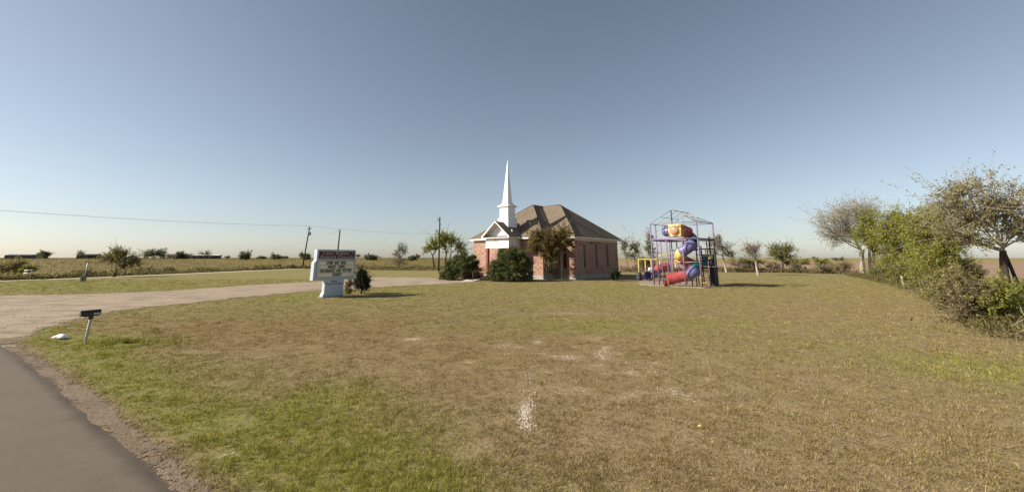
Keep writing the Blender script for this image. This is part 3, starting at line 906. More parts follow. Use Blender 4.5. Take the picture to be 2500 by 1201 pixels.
# --- mid-distance trees left
b, h, w, o_ = from_px(278, 676, 607, 245, 335)
tree('lane_side_tree', 'tree', 'short olive tree with a black trunk beside the pale dirt lane', b, [((0, 0, 0), (.2, 0, h * .32), .17)],
     [((-w * .45, 0, h * .66), (w * .5, w * .5, h * .26), 1), ((w * .35, .3, h * .7), (w * .55, w * .5, h * .27), 1.2), ((w * .9, 0, h * .5), (w * .42, w * .4, h * .24), .8), ((0, .2, h * .88), (w * .5, w * .4, h * .16), .7), ((w * .3, -.3, h * .42), (w * .6, w * .5, h * .2), .7)],
     L['olive'], M['darkbark'], 31, 5200, .15, .6, 26, .02, spread=.28)
for i, (px, by, tp, x0, x1, lf, lab) in enumerate([
        (18, 674, 626, -15, 40, 'olive', 'dark olive bush at the lane on the far left edge'),
        (52, 671, 638, 22, 75, 'bright', 'yellow-green bush beside the dark olive bush at the lane'),
        (352, 668, 652, 336, 372, 'olive', 'small bush across the lane right of the short olive tree'),
        (410, 664, 652, 398, 422, 'brown', 'small brown bush on the pasture edge'),
        (632, 659, 648, 620, 645, 'olive', 'low dark bush on the pasture edge left of the leaning utility pole'),
        (672, 657, 645, 662, 684, 'olive', 'second low bush on the pasture edge nearest the leaning utility pole'),
        (706, 656, 646, 694, 720, 'weed', 'round straw-coloured bush at the foot of the leaning utility pole')]):
    b, h, w, o_ = from_px(px, by, tp, x0, x1)
    b[2] = float(hz(b[0], b[1]))
    tree('roadside_bush', 'bush', lab, b, [], [((-w * .4, 0, h * .4), (w * .6, w * .6, h * .42), 1), ((w * .4, .2, h * .45), (w * .6, w * .6, h * .45), 1)] if False else
         [((-w * .4, 0, h * .42), (w * .55, w * .6, h * .4), 1), ((w * .4, .2, h * .48), (w * .55, w * .6, h * .45), 1)],
         L[lf], M['twig'], 300 + i, 1800, .24, .6, 16, .02) if False else None
    t_ = tree('lane_bush', 'bush', lab, b, [((0, 0, 0), (0, 0, h * .2), .05)],
              [((-w * .4, 0, h * .42), (w * .55, w * .6, h * .4), 1), ((w * .4, .2, h * .48), (w * .55, w * .6, h * .45), 1)],
              L[lf], M['twig'], 300 + i, 2000, .2, .6, 16, .02, 'bushes along the lane', spread=.35)
# the weedy line just behind the lane and the brush below the far trees
def brush(name, pts, n, hmin, hmax, depth, leaf, size, seed, label):
    rg = np.random.default_rng(seed)
    P = A(pts); k = rg.random(n) * (len(P) - 1); i = np.minimum(k.astype(int), len(P) - 2); f = (k - i)[:, None]
    q = P[i] * (1 - f) + P[i + 1] * f + rg.normal(0, depth, (n, 2))
    hh = (hmin + (hmax - hmin) * fnoise(q[:, 0], q[:, 1], 3.5, seed, 3) ** 1.6 * 1.7) * rg.random(n) ** .8
    C = np.stack([q[:, 0], q[:, 1], hz(q[:, 0], q[:, 1]) + hh + .02], 1)
    D = np.tile(A([0, 0, 1.]), (n, 1))
    o = leaf_mesh(name, C, D, size, .3, leaf, None, rg, .75)
    return tag(o, label, 'weeds', kind='stuff')
brush('lane_weeds', [A(q) - A([3.2, 0]) for q in LANE[1:]] + [A([-45., 101.])], 9000, .1, .9, .9, L['weed'], .26, 61, 'weedy yellow-brown growth along the far edge of the lane')
brush('lane_undergrowth', [A(q) - A([2.8, 0]) for q in LANE[1:]] + [A([-45., 101.])], 2600, .1, .9, .5, L['olive'], .4, 63, 'dark low undergrowth along the far edge of the lane')
brush('lane_scrub', [A(q) - A([2.9, 0]) for q in LANE[2:]] + [A([-45., 101.])], 1500, .1, .8, .4, L['juniper'], .34, 68, 'low dark green scrub along the far edge of the lane')
brush('fence_row_weeds', [A([-46., 100.]), A([-30., 88.]), A([-18., 84.]), A([-6., 86.])], 7000, .1, 1.2, 1.0, L['weed'], .28, 62, 'weeds along the old fence row left of the church')

b, h, w, o_ = from_px(975, 655, 590, 955, 1005)
tree('young_tree', 'tree', 'slim young tree with a thin grey top over a leafy yellow-green base', b, [((0, 0, 0), (0, 0, h * .3), .1)],
     [((0, 0, h * .78), (w * .42, w * .4, h * .24), 1), ((-w * .3, 0, h * .5), (w * .55, w * .5, h * .2), .9), ((w * .6, 0, h * .6), (w * .4, w * .3, h * .2), .5), ((0, 0, h * .25), (w * .95, w * .7, h * .24), 2.0)],
     L['grey'], M['bark'], 41, 2600, .2, .5, 24, .02, spread=.25)
b, h, w, o_ = from_px(1060, 656, 572, 1035, 1095)
tree('field_tree', 'tree', 'open green tree with a leaning trunk behind the pole with a lamp', b, [((0, 0, 0), (-.5, 0, h * .36), .2)],
     [((-w * .55, 0, h * .56), (w * .4, w * .5, h * .22), 1), ((w * .1, 0, h * .72), (w * .6, w * .5, h * .2), 1.4), ((w * .75, 0, h * .82), (w * .45, w * .4, h * .16), 1)],
     L['bright'], M['darkbark'], 42, 6500, .2, .6, 26, .025, 'pair of open green trees left of the church', spread=.22)
b, h, w, o_ = from_px(1086, 656, 566, 1065, 1142)
tree('field_tree', 'tree', 'taller open green tree with a forked trunk between the lamp pole and the juniper', b, [((0, 0, 0), (.3, 0, h * .4), .19), ((.5, 0, 0), (1.3, 0, h * .42), .14)],
     [((-.2 * w, 0, h * .85), (w * .4, w * .4, h * .15), 1), ((w * .35, 0, h * .78), (w * .5, w * .5, h * .17), 1.4), ((w * .95, .2, h * .58), (w * .45, w * .4, h * .18), 1.1), ((w * 1.1, 0, h * .4), (w * .4, w * .4, h * .14), .6), ((0, 0, h * .55), (w * .4, w * .4, h * .14), .6)],
     L['bright'], M['darkbark'], 43, 7500, .2, .6, 26, .025, 'pair of open green trees left of the church', spread=.22)

# --- junipers at the church, crape myrtle, shrubs by the sign
def juniper(label, px, by, tp, x0, x1, seed, lean=0):
    b, h, w, o_ = from_px(px, by, tp, x0, x1)
    rg = np.random.default_rng(seed)
    t_ = thing('juniper', b, label, 'bush', 'dark junipers at the church entrance')
    n = 190
    u_ = rg.normal(0, 1, (n, 3)); u_[:, 2] = np.abs(u_[:, 2]) * 1.1 - .15; u_ /= np.linalg.norm(u_, axis=1)[:, None]
    rad = A([w, w * .9, h * .86])
    tip = b + A([o_, 0, .12 * h]) + u_ * rad * rg.uniform(.78, 1.05, (n, 1)); tip[:, 2] = np.maximum(tip[:, 2], .12)
    tip[:, 0] += lean * (tip[:, 2] / h)
    br = []; LC = []; LD = []
    for p in tip:
        k = b + A([o_ * .7, 0, .15 * h]) + (p - b) * .15
        q = bez(k, p, rg, .15, 5, .05); br.append((q, np.linspace(.035, .01, 5)))
        m = 260
        t = rg.random(m)[:, None] ** .55
        c = k + (p - k) * (.45 + .58 * t) + rg.normal(0, 1, (m, 3)) * (.12 + .16 * (1 - t)) * A([1, 1, .7])
        dd = (p - k) / np.linalg.norm(p - k) + A([0, 0, .25])
        LC.append(c); LD.append(np.tile(dd, (m, 1)))
    tubes_mesh('branches', br, M['darkbark'], t_, 4)
    LC = np.vstack(LC); LD = np.vstack(LD); kz = LC[:, 2] > .02
    leaf_mesh('foliage', LC[kz], LD[kz], .19, .26, L['juniper'], t_, rg, .8)
    # solid dark heart so no light leaks through the middle
    return t_
juniper('spreading dark juniper beside the ramp railing, left of the church door', 1122, 683, 620, 1078, 1174, 51, .3)
juniper('big rounded dark juniper hiding the church porch', 1246, 686, 604, 1191, 1302, 52)

b, h, w, o_ = from_px(1342, 684, 556, 1291, 1403)
tree('crape_myrtle', 'tree', 'bronze-leaved multi-stemmed crape myrtle against the church front wall', b,
     [((-.1, 0, 0), (-.55, .1, h * .42), .05), ((.05, .05, 0), (.1, -.1, h * .45), .055), ((.12, 0, 0), (.6, .1, h * .42), .05), ((0, -.05, 0), (-.2, -.3, h * .35), .04), ((.2, 0, 0), (.9, 0, h * .3), .035)],
     [((-w * .62, 0, h * .66), (w * .36, w * .4, h * .2), 1), ((-w * .1, -.2, h * .62), (w * .42, w * .5, h * .22), 1.4), ((w * .55, 0, h * .72), (w * .38, w * .4, h * .17), 1.1), ((w * .72, 0, h * .87), (w * .3, w * .3, h * .12), .7), ((w * .1, .1, h * .82), (w * .4, w * .4, h * .15), 1), ((-w * .5, 0, h * .84), (w * .32, w * .3, h * .1), .6), ((w * .12, -.2, h * .42), (w * .45, w * .4, h * .16), .9), ((w * .98, 0, h * .68), (w * .2, w * .2, h * .09), .3), ((w * .05, 0, h * .2), (w * .3, w * .2, h * .1), .3)],
     L['myrtle'], M['palebark'], 53, 30000, .135, .6, 46, .011, spread=.2)

b, h, w, o_ = from_px(882, 717, 660, 861, 906)
tree('evergreen_shrub', 'bush', 'dense egg-shaped dark evergreen shrub beside the church sign', b, [((0, 0, 0), (0, 0, h * .25), .06)],
     [((0, 0, h * .52), (w * .85, w * .85, h * .44), 3), ((-w * .15, 0, h * .86), (w * .4, w * .4, h * .14), .6), ((w * .3, 0, h * .4), (w * .7, w * .6, h * .3), 1.2), ((-w * .45, 0, h * .45), (w * .5, w * .5, h * .25), .8)],
     L['dark'], M['darkbark'], 54, 12000, .085, .6, 60, .008, spread=.2, shell=.35)
b, h, w, o_ = from_px(850, 720, 682, 839, 862)
tree('thin_shrub', 'bush', 'thin reddish half-bare shrub at the right foot of the church sign', b, [((0, 0, 0), (0, 0, h * .2), .02), ((.1, 0, 0), (.15, .1, h * .3), .015)],
     [((-w * .2, 0, h * .55), (w * .7, w * .6, h * .35), 1), ((w * .3, 0, h * .8), (w * .5, w * .5, h * .2), .7), ((0, 0, h * .2), (w * .7, w * .6, h * .18), 1)],
     L['myrtle'], M['bark'], 55, 1500, .07, .6, 22, .006, spread=.3)
b, h, w, o_ = from_px(1504, 686, 655, 1490, 1519)
tree('corner_shrub', 'bush', 'small black-green shrub at the rear corner of the church side wall', b + A([0, -2.2, 0]) * 0, [((0, 0, 0), (0, 0, h * .25), .05)],
     [((0, 0, h * .5), (w * .8, w * .7, h * .45), 1), ((-w * .4, 0, h * .35), (w * .5, w * .5, h * .3), .7)], L['dark'], M['darkbark'], 56, 3500, .11, .6, 30, .008, spread=.25)

# --- trees behind the church, the playground and on the right
b, h, w, o_ = from_px(1543, 664, 583, 1512, 1572)
tree('bare_tree', 'tree', 'sparse grey-green tree just right of the church, with several thin stems', b, [((-.4, 0, 0), (-.9, 0, h * .4), .09), ((.4, 0, 0), (.7, 0, h * .4), .09)],
     [((-w * .5, 0, h * .8), (w * .42, w * .4, h * .2), 1), ((w * .35, 0, h * .75), (w * .5, w * .4, h * .2), 1), ((0, 0, h * .5), (w * .9, w * .5, h * .2), 1)], L['grey'], M['bark'], 71, 2200, .22, .5, 26, .022, 'sparse trees along the back brush line', spread=.3)
b, h, w, o_ = from_px(1592, 662, 566, 1572, 1612)
tree('bare_tree', 'tree', 'tall narrow sparse tree behind the left posts of the play tower', b, [((0, 0, 0), (.1, 0, h * .5), .1)],
     [((0, 0, h * .85), (w * .5, w * .5, h * .16), 1), ((-w * .3, 0, h * .62), (w * .7, w * .5, h * .16), 1), ((w * .3, 0, h * .45), (w * .9, w * .5, h * .16), 1)], L['grey'], M['bark'], 72, 1900, .22, .5, 26, .022, 'sparse trees along the back brush line', spread=.3)
b, h, w, o_ = from_px(1576, 661, 622, 1556, 1606)
tree('dark_bush', 'bush', 'dark olive bush behind the yellow play frame', b, [((0, 0, 0), (0, 0, h * .2), .06)], [((-w * .3, 0, h * .5), (w * .7, w * .6, h * .42), 1), ((w * .5, 0, h * .45), (w * .6, w * .5, h * .4), 1)], L['olive'], M['twig'], 73, 3000, .24, .5, 26, .02, spread=.3)
b, h, w, o_ = from_px(1774, 665, 574, 1728, 1794)
tree('bare_tree', 'tree', 'sparse grey tree with a pale straight trunk right behind the play tower', b, [((0, 0, 0), (-.4, 0, h * .42), .16)],
     [((-w * .7, 0, h * .74), (w * .55, w * .5, h * .24), 1.2), ((w * .1, 0, h * .62), (w * .6, w * .5, h * .2), 1), ((-w * .4, 0, h * .9), (w * .4, w * .4, h * .1), .5), ((w * .45, 0, h * .5), (w * .4, w * .4, h * .12), .5), ((-w * .9, 0, h * .5), (w * .5, w * .4, h * .14), .7)], L['grey'], M['palebark'], 74, 3000, .2, .5, 34, .022, 'sparse trees along the back brush line', spread=.28)
b, h, w, o_ = from_px(1852, 672, 590, 1803, 1862)
tree('bare_tree', 'tree', 'nearly leafless tree with a pale trunk standing on the lawn edge between two sparse trees', b, [((0, 0, 0), (-.2, 0, h * .4), .15)],
     [((-w * .7, 0, h * .8), (w * .6, w * .5, h * .2), 1), ((0, 0, h * .78), (w * .5, w * .5, h * .2), 1), ((-w * .3, 0, h * .55), (w * .8, w * .5, h * .14), .7)], L['grey'], M['palebark'], 75, 1100, .17, .5, 44, .02, 'sparse trees along the back brush line', spread=.35)
b, h, w, o_ = from_px(1914, 665, 591, 1870, 1952)
tree('bushy_tree', 'tree', 'leafy yellow-green tree left of the dark stump', b, [((0, 0, 0), (0, 0, h * .3), .15)],
     [((-w * .45, 0, h * .72), (w * .45, w * .5, h * .2), 1), ((w * .3, 0, h * .78), (w * .5, w * .5, h * .18), 1), ((0, 0, h * .52), (w * .9, w * .6, h * .16), 1.4), ((w * .5, 0, h * .3), (w * .5, w * .4, h * .12), .5)], L['green'], M['bark'], 76, 4200, .2, .6, 34, .022, spread=.26)
for i, (px, dist, hp, wp, lab) in enumerate(((1830, 160, 11, 40, 'low green thicket far behind the nearly leafless tree'), (1945, 150, 15, 30, 'left of the two low green thickets in the bare field'), (1990, 150, 13, 36, 'right of the two low green thickets in the bare field'), (1800, 170, 16, 24, 'rounded far thicket right of the play tower'))):
    b = far_pt(px, dist); s = dist / FPX
    tree('thicket', 'bush', lab, b, [], [((-wp * .25 * s, 0, hp * .4 * s), (wp * .3 * s, 2, hp * .45 * s), 1), ((wp * .2 * s, 0, hp * .4 * s), (wp * .32 * s, 2, hp * .4 * s), 1)], L['green'], M['twig'], 400 + i, 1500, .4, .6, 14, .03, 'low thickets in the bare field', spread=.3) if False else \
        tree('thicket', 'bush', lab, b, [((0, 0, 0), (0, 0, .4), .08)], [((-wp * .25 * s, 0, hp * .4 * s), (wp * .3 * s, 2, hp * .45 * s), 1), ((wp * .2 * s, 0, hp * .4 * s), (wp * .32 * s, 2, hp * .4 * s), 1)], L['green'], M['twig'], 400 + i, 1500, .45, .6, 14, .03, 'low thickets in the bare field', spread=.3)
BL = [at(1515, 664)[:2], at(1600, 663)[:2], at(1700, 663)[:2], at(1800, 664)[:2], at(1900, 665)[:2], at(2000, 667)[:2], at(2060, 668)[:2]]
brush('brush_line', BL, 4200, .1, 1.4, .8, L['brown'], .36, 64, 'brown twiggy brush along the back edge of the lawn')
brush('brush_line_weeds', BL, 2600, .05, 1.1, 1.0, L['weed'], .34, 65, 'straw-coloured weeds along the back edge of the lawn')
# individual leafless bushes of that brush line
for i, (px, by, tp, x0, x1, lab) in enumerate(((1800, 662, 622, 1775, 1826, 'twiggy brown bush between the two pale-trunked trees'), (1838, 665, 630, 1818, 1862, 'reddish brown twiggy bush behind the nearly leafless tree'), (1890, 665, 635, 1868, 1912, 'low brown twiggy bush at the foot of the yellow-green tree'),
                                              (1945, 666, 640, 1925, 1962, 'thin brown twiggy bush left of the dark stump'), (2015, 668, 640, 1985, 2050, 'wide brown twiggy bush right of the dark stump'), (2060, 672, 630, 2035, 2090, 'olive tangle at the foot of the pale twiggy tree'))):
    b, h, w, o_ = from_px(px, by, tp, x0, x1)
    tree('twiggy_bush', 'bush', lab, b, [((0, 0, 0), (0, 0, h * .15), .05)], [((-w * .4, 0, h * .5), (w * .6, w * .5, h * .45), 1), ((w * .4, 0, h * .5), (w * .6, w * .5, h * .4), 1)], L['brown' if i < 5 else 'olive'], M['twig'], 420 + i, 900, .18, .45, 34, .016, 'twiggy bushes along the back brush line', spread=.3)

b, h, w, o_ = from_px(2106, 673, 486, 1984, 2185)
tree('pale_tree', 'tree', 'big pale twiggy half-bare tree spreading left at the far end of the hedgerow', b, [((0, 0, 0), (.45, 0, h * .32), .22), ((1.5, .2, 0), (1.9, .2, h * .36), .2), ((.6, .3, 0), (1.1, .3, h * .33), .12)],
     [((-w * .72, 0, h * .66), (w * .4, w * .45, h * .2), 1), ((-w * .35, 0, h * .8), (w * .45, w * .5, h * .17), 1.3), ((w * .1, 0, h * .82), (w * .45, w * .5, h * .17), 1.3), ((w * .45, 0, h * .88), (w * .3, w * .3, h * .12), .8), ((-w * .2, 0, h * .58), (w * .55, w * .5, h * .18), 1.3), ((w * .35, 0, h * .6), (w * .45, w * .4, h * .18), 1), ((-w * .6, 0, h * .45), (w * .35, w * .35, h * .12), .6), ((w * .55, 0, h * .42), (w * .3, w * .3, h * .12), .5)],
     L['grey'], M['palebark'], 77, 10500, .15, .5, 62, .014, spread=.24, twigs_per=3)
b, h, w, o_ = from_px(2138, 678, 505, 2110, 2215)
tree('hedgerow_tree', 'tree', 'yellow-green tree with a dark forked trunk just right of the pale twiggy tree', b, [((0, 0, 0), (.2, 0, h * .3), .22)],
     [((w * .2, 0, h * .78), (w * .5, w * .5, h * .2), 1), ((w * .5, 0, h * .55), (w * .6, w * .5, h * .2), 1.2), ((-w * .2, 0, h * .55), (w * .5, w * .5, h * .2), 1), ((w * .7, 0, h * .32), (w * .5, w * .5, h * .16), .7)],
     L['bright'], M['darkbark'], 78, 9000, .15, .55, 40, .016, 'leafy trees of the right hedgerow', spread=.26)
b, h, w, o_ = from_px(2205, 695, 513, 2155, 2270)
tree('hedgerow_tree', 'tree', 'mid-green hedgerow tree with a feathery top in the middle of the right hedgerow', b, [((0, 0, 0), (.1, 0, h * .32), .13), ((.6, .3, 0), (.5, .3, h * .4), .09)],
     [((0, 0, h * .84), (w * .55, w * .5, h * .14), 1), ((w * .4, 0, h * .72), (w * .5, w * .5, h * .16), 1), ((-w * .4, 0, h * .6), (w * .55, w * .5, h * .18), 1), ((w * .3, 0, h * .45), (w * .7, w * .5, h * .18), 1), ((-.1 * w, 0, h * .28), (w * .8, w * .5, h * .16), .9)],
     L['bright'], M['bark'], 79, 16000, .12, .55, 40, .014, 'leafy trees of the right hedgerow', spread=.25)
b, h, w, o_ = from_px(2300, 718, 508, 2225, 2370)
tree('hedgerow_tree', 'tree', 'broad bright-green hedgerow tree left of the big forked tree', b, [((.3, 0, 0), (-.6, .2, h * .36), .12), ((.5, .2, 0), (.9, .1, h * .38), .1)],
     [((-w * .4, 0, h * .82), (w * .45, w * .5, h * .14), 1), ((w * .25, 0, h * .86), (w * .4, w * .5, h * .12), .9), ((-w * .55, 0, h * .62), (w * .45, w * .5, h * .16), 1), ((w * .1, 0, h * .62), (w * .6, w * .5, h * .17), 1.2), ((w * .6, 0, h * .55), (w * .4, w * .4, h * .16), .8), ((-w * .3, -.2, h * .4), (w * .7, w * .5, h * .16), 1), ((w * .4, -.2, h * .3), (w * .6, w * .5, h * .16), .9)],
     L['bright'], M['darkbark'], 80, 20000, .105, .55, 44, .012, 'leafy trees of the right hedgerow', spread=.24)
b, h, w, o_ = from_px(2466, 752, 438, 2290, 2560)
tree('forked_tree', 'tree', 'largest tree at the right edge, olive-leaved with a thick dark trunk forking into pale limbs', b, [((0, 0, 0), (.35, 0, h * .42), .19), ((1.0, .1, 0), (.40, .02, h * .435), .085)],
     [((-w * .75, 0, h * .78), (w * .3, w * .32, h * .13), 1), ((-w * .5, 0, h * .9), (w * .26, w * .3, h * .1), .8), ((-w * .3, .2, h * .7), (w * .35, w * .4, h * .12), 1.1), ((w * .02, 0, h * .94), (w * .22, w * .3, h * .09), .7), ((w * .15, .3, h * .76), (w * .35, w * .4, h * .12), 1.1), ((w * .55, 0, h * .84), (w * .35, w * .4, h * .12), 1), ((w * .75, 0, h * .68), (w * .35, w * .4, h * .12), .9), ((-w * .7, 0, h * .58), (w * .35, w * .35, h * .1), 1.0), ((-w * .45, -.2, h * .5), (w * .3, w * .3, h * .08), .6), ((w * .8, 0, h * .52), (w * .35, w * .3, h * .08), .7), ((w * .4, 0, h * .6), (w * .35, w * .4, h * .08), .6)],
     L['tan'], M['darkbark'], 81, 17000, .085, .6, 34, .013, spread=.3, up=.05, flat=.6, limb_bark=M['palebark'])
b, h, w, o_ = from_px(2395, 742, 488, 2320, 2475)
tree('hedgerow_tree', 'tree', 'loose yellow-green tree filling the gap left of the big forked trunk', b + A([.6, 2.2, 0]), [((0, 0, 0), (-.2, .1, h * .36), .08), ((.5, .2, 0), (.6, .1, h * .38), .07)],
     [((-w * .5, 0, h * .74), (w * .5, w * .5, h * .16), 1), ((w * .3, 0, h * .78), (w * .5, w * .5, h * .14), .9), ((w * .1, 0, h * .55), (w * .7, w * .5, h * .17), 1.2), ((-w * .4, -.2, h * .4), (w * .6, w * .5, h * .15), 1)],
     L['bright'], M['bark'], 83, 13000, .095, .55, 44, .011, 'leafy trees of the right hedgerow', spread=.3)
# hedge bottom: brush along the old fence on the right
HB = [at(2075, 674)[:2], at(2170, 693)[:2], at(2260, 716)[:2], at(2340, 748)[:2], at(2420, 790)[:2], at(2520, 838)[:2]]
for i, (px, by, tp, x0, x1, lf, lab, nl) in enumerate([
        (2170, 690, 628, 2135, 2215, 'green', 'olive undergrowth bush below the yellow-green hedgerow tree', 3500),
        (2240, 706, 618, 2190, 2290, 'green', 'green undergrowth bush in the middle of the right hedgerow', 5000),
        (2320, 735, 620, 2250, 2390, 'bright', 'wide yellow-green bush below the broad hedgerow tree', 7500),
        (2375, 765, 650, 2300, 2440, 'tan', 'light olive thicket below the big forked tree', 6000),
        (2440, 800, 690, 2370, 2500, 'brown', 'dry brown bush at the right edge of the lawn', 6500),
        (2480, 802, 694, 2432, 2570, 'bright', 'bright green leafy bush at the right picture edge', 8500),
        (2540, 780, 690, 2490, 2620, 'green', 'green leafy bush cut by the right picture edge, behind the bright bush', 7000),
        (2405, 735, 632, 2355, 2450, 'tan', 'leafy bush directly in front of the thick forked trunk', 7000)]):
    b, h, w, o_ = from_px(px, by, tp, x0, x1)
    tree('hedge_bush', 'bush', lab, b + A([o_ * .5, .6, 0]), [((0, 0, 0), (0, 0, h * .15), .04), ((.4, .2, 0), (.6, .2, h * .25), .03)], [((-w * .45, 0, h * .42), (w * .55, w * .45, h * .4), 1), ((w * .45, .2, h * .45), (w * .5, w * .45, h * .42), 1), ((0, -.2, h * .65), (w * .5, w * .4, h * .32), 1)], L[lf], M['twig'], 440 + i, nl, .085 if by > 730 else .12, .5, 44, .009, 'bushes at the foot of the right hedgerow', spread=.28)
brush('hedge_weeds', [q + A([.6, .4]) for q in HB], 16000, .08, 1.2, .55, L['weed'], .16, 66, 'tangled dry weeds at the foot of the right hedgerow')
brush('hedge_litter', [q + A([.2, .1]) for q in HB[2:]], 6000, .02, .45, .55, L['brown'], .12, 67, 'dead brown growth along the lawn edge on the right')
tt = []
rgt = np.random.default_rng(9)
for k in range(60):
    f = rgt.random() * (len(HB) - 2.001) + 1; i = int(f); p = HB[i] * (1 - f + i) + HB[i + 1] * (f - i) + rgt.normal(0, .7, 2) + A([.7, .4])
    e = p + rgt.normal(0, .7, 2)
    tt.append((bez((p[0], p[1], .05 + .2 * rgt.random()), (e[0], e[1], .1 + 1.1 * rgt.random()), rgt, .3, 5), np.linspace(.014, .005, 5)))
tag(tubes_mesh('dead_branches', tt, M['palebark'], None, 4), 'tangle of pale dead branches at the foot of the right hedgerow', 'branches', kind='stuff')

# ------------------------------------------------------------------ church
PHI = .70
CO = A([7.49, 48.86]); CU = A([-math.cos(PHI), math.sin(PHI)]); CV = A([math.sin(PHI), math.cos(PHI)])
def CW(u, v, z):
    q = CO + CU * u + CV * v
    return A([q[0], q[1], z])
U3, V3, Z3 = A([*CU, 0]), A([*CV, 0]), A([0, 0, 1.])
church = thing('church', CW(7.5, 3, 0), 'red brick church with brown hipped roof, white porch and slender white steeple', 'church')
EH, RH = 4.95, 9.76
def cbox(mb, u0, u1, v0, v1, z0, z1):
    return mb.obox(CW(u0, v0, z0), U3 * (u1 - u0), V3 * (v1 - v0), Z3 * (z1 - z0))
wall = MB()
cbox(wall, .4, 14.7, .4, 11.65, .45, EH - .2)
cbox(wall, 3.3, 14.9, -2.03, .39, .45, EH - .2)
w_ = wall.build('wall', M['brick'], church)
f_ = MB(); cbox(f_, .36, 14.74, .36, 11.69, -.2, .45); cbox(f_, 3.26, 14.94, -2.07, .35, -.2, .45)
f_.build('foundation', M['concrete'], church)
roof = MB()
def rp(*pts):
    roof.poly([CW(*p) for p in pts])
mr = 6.03
rp((0, 0, EH), (15.1, 0, EH), (9.07, mr, RH), (mr, mr, RH))
rp((15.1, 12.05, EH), (0, 12.05, EH), (mr, mr, RH), (9.07, mr, RH))
rp((0, 12.05, EH), (0, 0, EH), (mr, mr, RH))
rp((15.1, 0, EH), (15.1, 12.05, EH), (9.07, mr, RH))
rp((2.9, -2.43, EH + .003), (15.3, -2.43, EH + .003), (9.1, 3.77, RH + .003)) if False else rp((15.3, -2.43, EH), (9.1, 3.77, RH + .01), (2.9, -2.43, EH))
rp((2.9, -2.43, EH), (9.1, 3.77, RH + .01), (9.1, mr, RH + .01), (2.9, -.0, EH))
rp((15.3, 0, EH), (9.1, mr, RH + .01), (9.1, 3.77, RH + .01), (15.3, -2.43, EH))
roof_o = roof.build('roof', M['shingle'], church)
caps = MB()
for a, b_ in (((0, 0, EH), (mr, mr, RH)), ((mr, mr, RH), (9.07, mr, RH)), ((2.9, -2.43, EH), (9.1, 3.77, RH)), ((15.3, -2.43, EH), (9.1, 3.77, RH)), ((9.1, 3.77, RH), (9.1, mr, RH)), ((0, 12.05, EH), (mr, mr, RH))):
    caps.tube([CW(*a) + Z3 * .0, CW(*b_) + Z3 * .0], .07, 6)
caps.build('ridge_cap', M['shingle'], roof_o)
fa = MB(); so = MB()
def fascia(mb, p, q, inward):
    P0, P1 = CW(*p, EH - .20), CW(*q, EH - .20)
    mb.obox(P0, P1 - P0, A([*(CU * inward[0] + CV * inward[1]), 0]) * .04, Z3 * .192)
fascia(fa, (.0, .0), (2.9, .0), (0, 1)); fascia(fa, (2.9, -2.43), (15.3, -2.43), (0, 1)); fascia(fa, (2.9, -.0), (2.9, -2.39), (1, 0)); fascia(fa, (15.3, -2.39), (15.3, 0), (-1, 0))
fa.build('fascia', M['white'], church)
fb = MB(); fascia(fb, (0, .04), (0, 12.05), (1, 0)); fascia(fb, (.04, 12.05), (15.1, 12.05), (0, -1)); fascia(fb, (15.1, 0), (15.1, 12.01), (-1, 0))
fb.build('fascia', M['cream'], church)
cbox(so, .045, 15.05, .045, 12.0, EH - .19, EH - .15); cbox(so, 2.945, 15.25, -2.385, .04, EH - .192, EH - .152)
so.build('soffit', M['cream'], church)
fr_board = MB(); cbox(fr_board, .37, .4, .4, 11.6, EH - .42, EH - .2); fr_board.build('frieze_board', M['cream'], church)

def window(u, v, z0, z1, wd, face):
    """face 'side' : on the wall u=.4 ; 'front': on the wall v=.4"""
    fr, gl = MB(), MB()
    if face == 'side':
        a, out = V3, -U3; base = CW(.4, v, 0)
    else:
        a, out = U3, -V3; base = CW(u, .4, 0)
    t = .05
    for s0, s1, q0, q1 in ((-wd / 2, -wd / 2 + t, z0, z1), (wd / 2 - t, wd / 2, z0, z1), (-wd / 2 + t, wd / 2 - t, z0, z0 + t), (-wd / 2 + t, wd / 2 - t, z1 - t, z1), (-wd / 2 + t, wd / 2 - t, (z0 + z1) / 2 - .025, (z0 + z1) / 2 + .025)):
        fr.obox(base + a * s0 - out * .04 + Z3 * q0, a * (s1 - s0), out * .075, Z3 * (q1 - q0))
    o = fr.build('window', M['dkplat'], church)
    gl.obox(base + a * (-wd / 2 + t) - out * .03 + Z3 * (z0 + t), a * (wd - 2 * t), out * .04, Z3 * (z1 - z0 - 2 * t))
    gl.build('pane', M['glass'], o)
    sl = MB(); sl.obox(base + a * (-wd / 2 - .05) - out * .02 + Z3 * (z0 - .08), a * (wd + .1), out * .09, Z3 * .075); sl.build('sill', M['brick'], o)
for v_ in (2.6, 5.55, 8.55):
    window(0, v_, 1.35, 4.1, .34, 'side')
window(1.75, 0, 1.35, 4.1, .36, 'front')
fl_ = MB(); q = CW(.34, 4.25, EH - .62); fl_.obox(q - V3 * .12 - U3 * .05, V3 * .24, U3 * .1, Z3 * .1); fl_.tube([q - U3 * .05, q - U3 * .18 - Z3 * .1 - V3 * .1], [.04, .09], 8); fl_.tube([q - U3 * .05, q - U3 * .18 - Z3 * .1 + V3 * .1], [.04, .09], 8)
fl_.build('floodlight', M['metal'], church)
ds = MB(); q = CW(2.25, .3, 0); ds.obox(q, U3 * .1, V3 * .08, Z3 * 4.66); ds.obox(q - V3 * .25, U3 * .1, V3 * .3, Z3 * .09); ds.build('downspout', M['white'], church)

